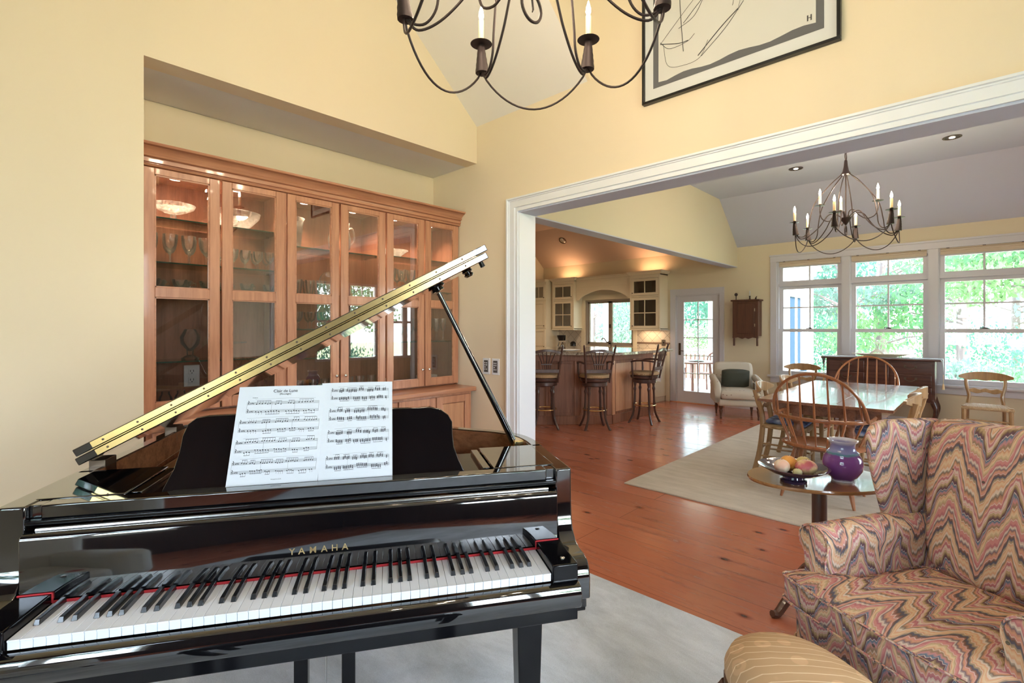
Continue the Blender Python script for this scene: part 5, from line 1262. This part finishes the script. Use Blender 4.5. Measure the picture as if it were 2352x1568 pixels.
for k in range(3): MB().box(-.17, -.12, .0025*k, .17, .12, .0025*k+.002).build('sheet', M['paper'], PA_, rot=(0,0,.25*k-.2))

# ================================================================== BAR STOOLS (local +y = front)
def stool():
    t = thing('bar_stool', 'x', 'bar stool', (0,0,0), 0, 'dark wooden bar stools at the island'); m = M['stool']
    MB().lathe([(.0,.715),(.19,.715),(.215,.725),(.22,.745),(.20,.765),(.10,.775),(0,.775)], 28).build('seat', M['rush'], t)
    MB().lathe([(0,.665),(.185,.665),(.20,.672),(.205,.69),(.205,.712),(0,.714)], 28).build('swivel_plate', m, t)
    MB().lathe([(0,.600),(.165,.600),(.175,.61),(.175,.655),(.165,.662),(0,.662)], 28).build('apron', m, t)
    for sx in (-1, 1):
        for sy in (-1, 1):
            d = Vector((sx*.7071, sy*.7071)); pts = [(d.x*.145, d.y*.145, .61), (d.x*.15, d.y*.15, .52), (d.x*.152, d.y*.152, .45), (d.x*.16, d.y*.16, .28), (d.x*.175, d.y*.175, .15), (d.x*.23, d.y*.23, .03), (d.x*.255, d.y*.255, 0)]
            MB().tube(bez(pts, 24), [.020,.024,.018,.014,.022,.024,.020,.016,.015,.015,.015,.016,.020,.020,.017,.016,.016,.016,.016,.016,.017,.017,.016,.015,.014][:len(bez(pts, 24))]+[.015]*max(0, len(bez(pts, 24))-25), 8).build('leg', m, t)
        MB().tube(bez([(sx*.165,-.17,.66),(sx*.175,-.20,.80),(sx*.195,-.245,1.0),(sx*.215,-.285,1.15)], 14), .015, 8).ell((sx*.217,-.288,1.165), .014,.014,.022, 8, 6).build('back_post', m, t)
        MB().tube(bez([(sx*.19,-.235,.925),(sx*.22,-.10,.94),(sx*.225,.05,.935),(sx*.215,.12,.915)], 14), .014, 8, flat=1.3).build('armrest', m, t)
        MB().tube([(sx*.20,.10,.70),(sx*.212,.105,.80),(sx*.215,.11,.92)], [.013,.016,.012], 8).build('arm_post', m, t)
    MB().tube([(.165*math.cos(a), .165*math.sin(a), .27) for a in [2*PI*k/32 for k in range(32)]], .008, 8, loop=True).build('foot_ring', M['brass'], t)
    rings = []
    for k in range(15): q = -1+2*k/14; z = 1.075+.035*math.cos(q*PI/2); y = -.262-.03*(1-q*q); rings.append([(q*.20, y-.010, z-.020), (q*.20, y+.010, z-.020), (q*.20, y+.010, z+.016), (q*.20, y-.010, z+.016)])
    MB().loft(rings).build('crest_rail', m, t, bevel=.003)
    MB().box(-.175, -.222, .795, .175, -.200, .845).build('lower_rail', m, t, bevel=.004)
    for k in range(5): q = -1+k*.5; MB().tube([(q*.05, -.215, .845), (q*.065, -.232, .93), (q*.125, -.275, 1.075+.03*math.cos(q*PI/2*.6))], [.006,.009,.006], 6).build('spindle', m, t)
    MB().box(-.075, -.240, .905, .075, -.225, .925).build('splat_bar', m, t, bevel=.003)
    return t
st_ = stool(); st_.location = (5.455, 4.515, 0); st_.rotation_euler = (0, 0, R_(-45)); st_['label'] = 'dark bar stool at the left, partly cut off by the white door jamb'
dup(st_, (5.905, 3.975, 0), R_(-42), 'dark bar stool in the middle, its back to the camera')
dup(st_, (6.79, 3.685, 0), R_(8), 'dark bar stool at the right, seen from the side at the island corner')
# recessed light on the sloping kitchen ceiling
t = thing('recessed_light', 'recessed light in the warm-lit kitchen ceiling above the island', 'ceiling light', (8.575, 6.6, 3.312), 0)
nv = Vector((-.70, 0, -.82)).normalized(); t.rotation_euler = nv.to_track_quat('-Z', 'Y').to_euler()
MB().lathe([(.085,.0),(.085,-.006),(.070,-.006),(.066,0)], 24).build('trim_ring', M['bronze'], t)
MB().lathe([(0,-.002),(.068,-.002),(.060,-.006),(0,-.008)], 24).build('lamp', M['chrome'], t)
light('over_cabinet', 'AREA', (8.95, 4.75, 2.54), 2, (1, .55, .28), (0, 0, 1), shape='RECTANGLE', size=.2, size_y=.5)
light('over_cabinet', 'AREA', (8.95, 6.75, 2.54), 2, (1, .55, .28), (0, 0, 1), shape='RECTANGLE', size=.2, size_y=.5)
light('under_cabinet', 'AREA', (8.95, 4.78, 1.37), 1.5, (1, .7, .42), (0, 0, -1), shape='RECTANGLE', size=.15, size_y=.4)
light('kitchen_spot', 'SPOT', (6.6, 5.0, 3.50), 90, (1, .72, .45), (.2, .3, -1), spot_size=R_(110), spot_blend=.8, shadow_soft_size=.06)
# ================================================================== FRAMED DRAWING
AR = thing('framed_drawing', 'large framed charcoal sketch hung high on the yellow wall above the opening', 'picture', (X0, 1.047, 2.842))
aw, ah = 1.08, 1.45
b = MB()
for y0, y1, z0, z1 in ((-aw/2, aw/2, 0, .016), (-aw/2, aw/2, ah-.016, ah), (-aw/2, -aw/2+.016, .016, ah-.016), (aw/2-.016, aw/2, .016, ah-.016)): b.box(-.034, y0, z0, 0, y1, z1)
b.build('frame', M['bsat'], AR, bevel=.002)
M['matboard'] = mat('mat_board', (.66,.67,.68), .8); M['sketch'] = mat('drawing_paper', (.64,.63,.60), .85); M['char'] = mat('charcoal', (.07,.07,.075), .9); M['wash'] = mat('grey_wash_border', (.13,.13,.14), .85)
MB().box(-.018, -aw/2+.016, .016, -.004, aw/2-.016, ah-.016).build('mat_board', M['matboard'], AR)
# grey torn border ring
oy, iy = aw/2-.072, aw/2-.108
rn = random.Random(3); bd = MB()
ob = [(-oy, .086), (oy, .086), (oy, ah-.08), (-oy, ah-.08)]; ib = [(-iy, .128), (iy, .118), (iy, ah-.12), (-iy, ah-.12)]
n = 16
for s in range(4):
    a, b2 = Vector(ob[s]), Vector(ob[(s+1) % 4]); c_, d_ = Vector(ib[s]), Vector(ib[(s+1) % 4])
    for k in range(n):
        p = a.lerp(b2, k/n); q = a.lerp(b2, (k+1)/n); r1 = c_.lerp(d_, k/n); r2 = c_.lerp(d_, (k+1)/n)
        w1 = .009*math.sin(k*1.1) if s == 0 and 0 < k < n else 0; w2 = .009*math.sin((k+1)*1.1) if s == 0 and k+1 < n else 0
        bd.add([(-.0192, p.x, p.y), (-.0192, q.x, q.y), (-.0192, r2.x, r2.y+w2), (-.0192, r1.x, r1.y+w1)], [(0,1,2,3)])
bd.build('grey_border', M['wash'], AR, flat=True)
MB().box(-.0188, -iy-.002, .112, -.018, iy+.002, ah-.118).build('drawing_sheet', M['sketch'], AR)
ln = MB()
def stroke(pts, r=.0016): ln.tube(bez([(-.0198, y, z) for y, z in pts], 24), r*1.5, 4, flat=.6)
stroke([(.295,.62),(.285,.45),(.270,.25)], .0024)
stroke([(.42,.35),(.30,.31),(.24,.305)]); stroke([(.42,.36),(.36,.30),(.25,.30),(.20,.33)], .001); stroke([(.40,.34),(.37,.20),(.27,.165),(.17,.175),(.12,.26)], .0012)
stroke([(.42,.35),(.25,.50),(.05,.66)], .001); stroke([(.18,.19),(.05,.30),(-.05,.37)], .002); stroke([(.16,.18),(.02,.29),(-.08,.40)], .0012)
stroke([(.27,.42),(.15,.52),(.02,.60)], .0014); stroke([(.30,.40),(.20,.44),(.12,.56),(.05,.60)], .0012); stroke([(-.02,.40),(-.04,.50),(-.08,.58),(-.05,.66)], .0014); stroke([(-.05,.36),(-.07,.44),(-.12,.52),(-.18,.66)], .001)
for k in range(16): stroke([(.22-.012*k,.55+.006*k),(.18-.012*k,.60+.008*k),(.16-.012*k,.66+.01*k)], .0011)
for k in range(9): stroke([(-.10-.01*k,.50+.01*k),(-.14-.01*k,.58+.01*k)], .0009)
stroke([(-.20,.47),(-.22,.475),(-.24,.47)], .001); stroke([(-.27,.48),(-.30,.485)], .001)
hm = MB()
for y0, y1, z0, z1 in ((-.398,-.392,.150,.180),(-.414,-.408,.150,.180),(-.4078,-.3982,.164,.167)): hm.box(-.0200, y0, z0, -.0192, y1, z1)
hm.build('artist_mark', M['char'], AR)
ln.build('charcoal_lines', M['char'], AR)

# ================================================================== FLAME STITCH FABRIC
def flame():
    m = mat('flame_stitch_fabric', (.6,.4,.35), .9, spec=.15)
    uvn = N(m, 'ShaderNodeUVMap'); uvn.uv_map = 'UVMap'; sp = N(m, 'ShaderNodeSeparateXYZ'); L(m, uvn.outputs[0], sp.inputs[0])
    nz = N(m, 'ShaderNodeTexNoise', Scale=5.0, Detail=1.0); L(m, uvn.outputs[0], nz.inputs['Vector'])
    def math_(op, a, b=None, c=None):
        q = N(m, 'ShaderNodeMath', operation=op)
        for i, v in enumerate((a, b, c)):
            if v is None: continue
            if isinstance(v, (int, float)): q.inputs[i].default_value = v
            else: L(m, v, q.inputs[i])
        return q.outputs[0]
    U_ = sp.outputs['X']; V_ = sp.outputs['Y']
    ud = math_('MULTIPLY_ADD', nz.outputs[0], .05, U_)
    z1 = math_('PINGPONG', ud, .105); z1 = math_('MULTIPLY', z1, 1.75)
    z2 = math_('PINGPONG', math_('MULTIPLY_ADD', U_, 1, .013), .030); z2 = math_('MULTIPLY', z2, 1.25)
    z3 = math_('PINGPONG', U_, .0065); z3 = math_('MULTIPLY', z3, 1.1)
    s_ = math_('ADD', math_('ADD', z1, z2), math_('ADD', z3, V_))
    s_ = math_('MULTIPLY_ADD', nz.outputs[0], .05, s_)
    f1 = math_('FRACT', math_('DIVIDE', s_, .30))
    pink = (.60,.26,.24); rose = (.45,.16,.18); cream = (.72,.56,.36); tan = (.50,.35,.20); olive = (.26,.21,.13); brown = (.17,.105,.075); slate = (.11,.12,.17); plum = (.15,.08,.12); peach = (.68,.36,.22); lt = (.72,.62,.50); blue = (.17,.23,.30); grn = (.24,.27,.20)
    seq = [pink, lt, rose, pink, peach, brown, lt, peach, cream, peach, tan, slate, brown, pink, peach, plum, lt, rose, pink, pink, tan, cream, peach, olive, pink, blue, plum, brown, tan]
    r = ramp(m, f1, [(i/len(seq), c) for i, c in enumerate(seq)][:29], 'CONSTANT')
    r2 = ramp(m, f1, [(i/len(seq), c) for i, c in enumerate(seq)][:29], 'LINEAR')
    mx = N(m, 'ShaderNodeMix', data_type='RGBA'); mx.inputs['Factor'].default_value = .6; L(m, r.outputs[0], mx.inputs['A']); L(m, r2.outputs[0], mx.inputs['B'])
    # thin pale outline between bands
    f2 = math_('FRACT', math_('DIVIDE', s_, .30/9)); ol = math_('LESS_THAN', f2, .10)
    m2 = N(m, 'ShaderNodeMix', data_type='RGBA'); L(m, math_('MULTIPLY', ol, .75), m2.inputs['Factor']); L(m, mx.outputs['Result'], m2.inputs['A']); m2.inputs['B'].default_value = (.70,.56,.48,1)
    # small dark motifs
    vo = N(m, 'ShaderNodeTexVoronoi', Scale=13.0, Randomness=.5); L(m, uvn.outputs[0], vo.inputs['Vector']); dt = math_('LESS_THAN', vo.outputs['Distance'], .07)
    m3 = N(m, 'ShaderNodeMix', data_type='RGBA'); L(m, math_('MULTIPLY', dt, .8), m3.inputs['Factor']); L(m, m2.outputs['Result'], m3.inputs['A']); m3.inputs['B'].default_value = (.05,.07,.06,1)
    L(m, m3.outputs['Result'], bs(m).inputs['Base Color'])
    wv = N(m, 'ShaderNodeTexWave', Scale=380.0); wv.bands_direction = 'Y'; L(m, uvn.outputs[0], wv.inputs['Vector']); bump(m, wv.outputs[0], .12, .001)
    return m
M['flame'] = flame()
def boxuv(off=(0, 0), swap=False):
    def f(me):
        l = me.uv_layers.new(name='UVMap')
        for p in me.polygons:
            n = p.normal; a = (abs(n.x), abs(n.y), abs(n.z)); k = a.index(max(a))
            for li in p.loop_indices:
                v = me.vertices[me.loops[li].vertex_index].co
                if k == 2: u, w_ = (v.x, v.y)
                elif k == 0: u, w_ = (v.y, v.z)
                else: u, w_ = (v.x, v.z)
                l.data[li].uv = (u+off[0], w_+off[1])
    return f
def axuv(i, j, off=(0,0)):
    def f(me):
        l = me.uv_layers.new(name='UVMap')
        for lp in me.loops:
            v = me.vertices[lp.vertex_index].co; l.data[lp.index].uv = (v[i]+off[0], v[j]+off[1])
    return f
def sumuv(fu, fv):
    def f(me):
        l = me.uv_layers.new(name='UVMap')
        for lp in me.loops:
            v = me.vertices[lp.vertex_index].co; l.data[lp.index].uv = (fu(v), fv(v))
    return f
def armuv(me):
    l = me.uv_layers.new(name='UVMap')
    for p in me.polygons:
        fr_ = abs(p.normal.y) > .6
        for li in p.loop_indices:
            v = me.vertices[me.loops[li].vertex_index].co; l.data[li].uv = (v.x, v.z) if fr_ else (v.y, v.z+.9*abs(v.x))
# ================================================================== WING CHAIR (local +y = front, origin under front of the seat)
WR = R_(60.3); WO = (2.015, .225)
W_ = thing('wing_chair', 'large wing chair in multicoloured flame stitch fabric at the right foreground', 'armchair', (*WO, 0), WR); FM = M['flame']; W_.scale = (1, 1, .98)
def sq(hx, hy, cx, cy, z, p=4, n=28):
    out = []
    for k in range(n):
        a = 2*PI*k/n; c_, s_ = math.cos(a), math.sin(a); out.append((cx+hx*abs(c_)**(2/p)*(1 if c_ >= 0 else -1), cy+hy*abs(s_)**(2/p)*(1 if s_ >= 0 else -1), z))
    return out
# seat cushion (T shaped front) with crowned top
def tcush(k, z):
    o = [(-.375,.035),(-.20,.055),(0,.06),(.20,.055),(.375,.035),(.385,-.03),(.375,-.085),(.285,-.10),(.27,-.14),(.265,-.35),(.255,-.57),(0,-.585),(-.255,-.57),(-.265,-.35),(-.27,-.14),(-.285,-.10),(-.375,-.085),(-.385,-.03)]
    return [(x*k, (y+.26)*k-.26, z) for x, y in o]
MB().loft([tcush(.985,.350), tcush(1.0,.358), tcush(1.0,.435), tcush(.985,.447), tcush(.80,.472), tcush(.45,.486), tcush(.1,.489)]).build('seat_cushion', FM, W_, bevel=.004, uv=boxuv((.03,.02)), ang=50)
for z, k in ((.352, 1.003), (.443, 1.003)): MB().tube(bez([(x, y, z_) for x, y, z_ in tcush(k, z)]+[tcush(k, z)[0]], 72), .0052, 6).build('cushion_piping', FM, W_, uv=boxuv())
# seat rail
MB().loft([sq(.385,.345,0,-.32,.195,8), sq(.388,.350,0,-.32,.345,8)]).build('seat_rail', FM, W_, bevel=.01, uv=boxuv((.06,.1)))
MB().tube([(x, y, .197) for x, y, z in sq(.388,.350,0,-.32,.197,8)], .0055, 6, loop=True).build('rail_piping', FM, W_, uv=boxuv())
# arms: rolled, with shaped fronts
for s in (-1, 1):
    # arm body cross section swept backwards
    sec = [(.268,.34),(.272,.44),(.280,.50),(.276,.545),(.268,.575),(.272,.610),(.292,.638),(.325,.650),(.360,.645),(.388,.622),(.396,.590),(.388,.560),(.372,.535),(.366,.48),(.368,.40),(.385,.30),(.388,.22),(.30,.22)]
    rings = []
    for y, g, dzz in ((-.075,.0,-.004),(-.066,-.010,-.01),(-.10,0,0),(-.20,0,.004),(-.35,0,.004),(-.50,0,.0),(-.64,0,-.004)):
        pass
    ys = [(-.060,.93),(-.067,.975),(-.085,1.0),(-.20,1.0),(-.36,1.0),(-.50,1.0),(-.66,1.0)]
    for y, k in ys:
        rings.append([(s*((x-.33)*k+.33), y, (z-.45)*k+.45+.012*max(0, (-y-.2))) for x, z in sec])
    MB().loft(rings).build('armrest', FM, W_, uv=armuv, ang=60)
    MB().tube(bez([(s*((x-.33)*.985+.33), -.064, (z-.45)*.985+.45) for x, z in sec]+[(s*((sec[0][0]-.33)*.985+.33), -.064, (sec[0][1]-.45)*.985+.45)], 70), .0045, 6).build('arm_piping', FM, W_, uv=boxuv())
    # wing
    lead = [(.600,-.48),(.66,-.455),(.74,-.43),(.82,-.405),(.90,-.385),(.96,-.375),(1.01,-.385),(1.035,-.42)]
    rg = []
    for z, yl in lead:
        x0_ = .345+.015*(z-.6); yb = -.74-.10*(z-.45)*.9; t_ = .034
        ytop = yb
        mid = (yl+yb)/2
        rg.append([(s*(x0_-t_*.8), yl-.012, z), (s*x0_, yl+.010, z), (s*(x0_+t_), yl-.006, z), (s*(x0_+t_*1.1), mid, z), (s*(x0_+t_), yb, z), (s*(x0_-t_), yb, z), (s*(x0_-t_*1.15), mid, z)])
    # rolled top edge
    z, yl = 1.052, -.46; x0_ = .352; yb = -.79
    rg.append([(s*(x0_-.012), yl-.02, z), (s*x0_, yl, z), (s*(x0_+.018), yl-.02, z), (s*(x0_+.02), (yl+yb)/2, z-.010), (s*(x0_+.015), yb, z-.015), (s*(x0_-.015), yb, z-.015), (s*(x0_-.02), (yl+yb)/2, z-.010)])
    MB().loft(rg).build('wing', FM, W_, sub=2, uv=axuv(1, 2, (.05*s, .03)), ang=180)
# back
rg = []
for z, hwd, yf_, th in ((.40,.285,-.565,.16),(.55,.295,-.575,.17),(.70,.305,-.595,.17),(.85,.318,-.620,.165),(.97,.326,-.650,.15),(1.035,.322,-.672,.125),(1.062,.305,-.70,.075)):
    r_ = []
    for k in range(9): q = -1+2*k/8; zz = z+(.010*math.cos(q*PI*1.5)*(z > 1)); r_.append((q*hwd, yf_+.018*(1-q*q), zz))
    for k in range(9): q = 1-2*k/8; zz = z+(.010*math.cos(q*PI*1.5)*(z > 1)); r_.append((q*hwd, yf_-th, zz))
    rg.append(r_)
MB().loft(rg).build('backrest', FM, W_, sub=1, uv=axuv(0, 2), ang=180)
for sx in (-1, 1):
    MB().tube(bez([(0,0,.20),(sx*.012,.012,.14),(sx*.005,.005,.07),(sx*.018,.018,.012)], 14), [.036,.036,.034,.030,.026,.022,.019,.018,.018,.019,.022,.026,.028,.028,.024][:len(bez([(0,0,.2),(0,0,.14),(0,0,.07),(0,0,.01)], 14))], 10).build('leg', M['walnut'], W_, loc=(sx*.33, -.03, 0))
    MB().tube([(0,0,.20),(0,-.05,.0)], [.028,.020], 8, sq=True).build('leg', M['walnut'], W_, loc=(sx*.31, -.62, 0))

# ================================================================== FOOTSTOOL
def damask():
    m = mat('gold_damask', (.62,.43,.24), .75); tc = N(m, 'ShaderNodeTexCoord'); mp = N(m, 'ShaderNodeMapping'); L(m, tc.outputs['Object'], mp.inputs[0]); mp.inputs['Rotation'].default_value = (0,0,.5)
    w_ = N(m, 'ShaderNodeTexWave', Scale=4.6, Distortion=4.5, Detail=0.0); w_.inputs['Detail Scale'].default_value = .55; L(m, mp.outputs[0], w_.inputs['Vector'])
    r = ramp(m, w_.outputs[0], [(.38, (.58,.38,.21)), (.45, (.80,.64,.42)), (.55, (.80,.64,.42)), (.62, (.58,.38,.21))])
    v = N(m, 'ShaderNodeTexVoronoi', Scale=11.0, Randomness=.35); L(m, mp.outputs[0], v.inputs['Vector']); r2 = ramp(m, v.outputs['Distance'], [(.0,(1.25,1.25,1.25)),(.10,(1,1,1)),(.16,(1.22,1.22,1.25)),(.30,(1.2,1.2,1.22)),(.34,(1,1,1))])
    mx = N(m, 'ShaderNodeMix', data_type='RGBA', blend_type='MULTIPLY'); mx.inputs['Factor'].default_value = .9; L(m, r.outputs[0], mx.inputs['A']); L(m, r2.outputs[0], mx.inputs['B']); L(m, mx.outputs['Result'], bs(m).inputs['Base Color'])
    bump(m, w_.outputs[0], .25, .003); return m
M['damask'] = damask()
FS = thing('footstool', 'oval footstool with gold damask top in front of the wing chair', 'footstool', (1.668, .378, .0125), WR); FS.scale = (.9, .88, 1)
ce = lambda hx, hy, z: sq(hx, hy, 0, 0, z, 2.3, 36)
MB().loft([ce(.262,.212,.285), ce(.268,.218,.30), ce(.268,.218,.325), ce(.25,.20,.362), ce(.20,.16,.388), ce(.12,.095,.403), ce(.02,.02,.408)]).build('cushion', M['damask'], FS, ang=60)
MB().loft([ce(.25,.20,.235), ce(.270,.220,.24), ce(.270,.220,.284), ce(.26,.21,.286)]).build('rail', M['walnut'], FS)
for sx in (-1, 1):
    for sy in (-1, 1):
        pth = bez([(0,0,.25),(sx*.03,sy*.025,.19),(sx*.01,sy*.01,.10),(sx*.035,sy*.03,.012)], 14); MB().tube(pth, [.028-.014*min(1, i/9)+(.008 if i > 11 else 0) for i in range(len(pth))], 8).build('leg', M['walnut'], FS, loc=(sx*.19, sy*.15, 0))

# ================================================================== TILT TOP TABLE, BOWL, FRUIT, VASE
TTZ = .655
TT = thing('tilt_top_table', 'small oval tilt top pedestal table in polished brown wood behind the wing chair', 'table', (2.91, .60, 0), FA-PI/2)
ov = lambda k, z, a=.352, b_=.235: [(a*k*math.cos(t), b_*k*math.sin(t), z) for t in [2*PI*i/48 for i in range(48)]]
MB().loft([ov(.93,TTZ-.022), ov(.985,TTZ-.017), ov(1,TTZ-.008), ov(.99,TTZ), ov(.5,TTZ)]).build('table_top', M['smtable'], TT)
MB().lathe([(.055,TTZ-.023),(.055,TTZ-.035),(.036,TTZ-.045),(.042,TTZ-.06),(.030,TTZ-.075),(.034,TTZ-.09),(.034,.40),(.046,.28),(.050,.22),(.036,.16),(.045,.14),(.045,.09),(0,.09)], 20).build('pedestal', M['walnut'], TT)
for k in range(3):
    a = R_(200)+k*2*PI/3; d = Vector((math.cos(a), math.sin(a), 0))
    pth = bez([d*.03+Vector((0,0,.13)), d*.12+Vector((0,0,.145)), d*.22+Vector((0,0,.07)), d*.28+Vector((0,0,.018)), d*.315+Vector((0,0,.022))], 18)
    MB().tube(pth, [.026-.010*i/len(pth) for i in range(len(pth))], 8).build('foot', M['walnut'], TT)
M['glaze'] = mat('dark_glaze', (.035,.02,.045), .08, coat=.6)
BO = thing('fruit_bowl', 'dark glazed footed bowl holding fruit on the small oval table', 'bowl', (2.735, .675, TTZ+.0005))
MB().lathe([(0,0),(.058,0),(.060,.012),(.048,.018),(.046,.026),(.10,.044),(.155,.074),(.158,.078),(.150,.077),(.10,.053),(.04,.036),(0,.034)], 36).build('bowl', M['glaze'], BO)
def fruit_mat(n, a, b_, sc_=6):
    m = mat(n, a, .45); tc = N(m, 'ShaderNodeTexCoord'); nn = N(m, 'ShaderNodeTexNoise', Scale=float(sc_), Detail=3.0); L(m, tc.outputs['Object'], nn.inputs['Vector']); r = ramp(m, nn.outputs[0], [(.42, a), (.58, b_)]); L(m, r.outputs[0], bs(m).inputs['Base Color']); return m
FR = [('orange', 'orange fruit at the back of the dark bowl', (.82,.36,.07), (.85,.42,.10), .040, .040, .038, 0, .045),
      ('peach', 'pale pink peach at the left of the dark bowl', (.80,.48,.34), (.85,.70,.52), .036, .036, .033, -.058, -.002),
      ('mango', 'red and yellow mango at the front right of the dark bowl', (.55,.13,.14), (.82,.62,.30), .052, .038, .036, .045, -.030),
      ('pear', 'yellow green pear at the right of the dark bowl', (.72,.55,.22), (.62,.50,.20), .036, .032, .032, .070, .035),
      ('fig', 'small greenish gourd at the front of the dark bowl', (.55,.50,.25), (.70,.62,.36), .022, .020, .018, -.012, -.055)]
rv = Vector((math.sin(FA), -math.cos(FA), 0)); fv = Vector((math.cos(FA), math.sin(FA), 0))
for nm, lb, c1, c2, rx, ry, rz_, lat, dep in FR:
    p = Vector((2.735, .675, 0))+rv*lat+fv*dep; dd = math.hypot(lat, dep)
    zb = TTZ+.036+max(0, (dd-.03))*.30
    t = thing(nm, lb, 'fruit', (p.x, p.y, zb), FA-PI/2)
    MB().ell((0,0,rz_), rx, ry, rz_, 20, 14).build('body', fruit_mat(nm+'_skin', c1, c2, 14), t, ang=180)
    MB().lathe([(0,rz_*2-.003),(.003,rz_*2-.003),(.002,rz_*2+.002),(0,rz_*2+.002)], 8).build('stem', M['walnut'], t)
def vase_mat():
    m = mat('purple_blue_glaze', (.2,.08,.3), .1, coat=.7); tc = N(m, 'ShaderNodeTexCoord'); s = N(m, 'ShaderNodeSeparateXYZ'); L(m, tc.outputs['Object'], s.inputs[0])
    n = N(m, 'ShaderNodeTexNoise', Scale=22.0, Detail=5.0); L(m, tc.outputs['Object'], n.inputs['Vector'])
    a = N(m, 'ShaderNodeMath', operation='MULTIPLY_ADD'); a.inputs[1].default_value = .018; L(m, n.outputs[0], a.inputs[0]); L(m, s.outputs['Z'], a.inputs[2])
    q = N(m, 'ShaderNodeMath', operation='DIVIDE'); L(m, a.outputs[0], q.inputs[0]); q.inputs[1].default_value = .21
    r = ramp(m, q.outputs[0], [(.06,(.70,.70,.74)),(.10,(.14,.05,.20)),(.45,(.19,.06,.26)),(.66,(.22,.08,.30)),(.70,(.10,.30,.36)),(.75,(.20,.22,.46)),(.90,(.27,.26,.52)),(.97,(.62,.60,.70))]); L(m, r.outputs[0], bs(m).inputs['Base Color']); return m
VS = thing('vase', 'round purple and blue glazed pottery vase on the small oval table', 'vase', (2.925, .503, TTZ+.0005))
MB().lathe([(0,0),(.048,0),(.050,.014),(.062,.022),(.083,.055),(.088,.085),(.082,.115),(.068,.138),(.070,.142),(.062,.146),(.054,.160),(.052,.178),(.058,.190),(.066,.196),(.066,.202),(.058,.200),(.050,.190),(.044,.17),(.05,.14),(.07,.10),(.06,.05),(0,.02)], 40).build('body', vase_mat(), VS, ang=60)
# ================================================================== FLORAL ARMCHAIR left of the camera (mirrored in the fallboard)
M['floral'] = mat('white_floral_fabric', (.75, .76, .76), .85)
def _fl():
    m = M['floral']; tc = N(m, 'ShaderNodeTexCoord'); v = N(m, 'ShaderNodeTexVoronoi', Scale=5.0); L(m, tc.outputs['Object'], v.inputs['Vector'])
    r = ramp(m, v.outputs['Distance'], [(.0, (.45,.03,.05)), (.16, (.55,.08,.09)), (.20, (.78,.80,.80))]); L(m, r.outputs[0], bs(m).inputs['Base Color'])
_fl()
SO = thing('floral_armchair', 'white armchair with red floral print left of the piano, seen only in reflections', 'armchair', (-1.42, .98, .0125), R_(-80)); m = M['floral']
MB().box(-.44, -.42, .10, .44, .40, .30).build('base', m, SO, bevel=.03, seg=3)
MB().box(-.26, -.24, .305, .26, .42, .45).build('seat_cushion', m, SO, bevel=.04, seg=3)
MB().box(-.43, -.46, .30, .43, -.25, .90).build('backrest', m, SO, bevel=.06, seg=3)
for s in (-1, 1): MB().box(s*.27, -.44, .30, s*.45, .40, .62).build('armrest', m, SO, bevel=.06, seg=3)
for sx in (-1, 1):
    for sy in (-1, 1): MB().lathe([(0,0),(.02,0),(.028,.10),(0,.10)], 10).build('leg', M['walnut'], SO, loc=(sx*.36, sy*.34, 0))
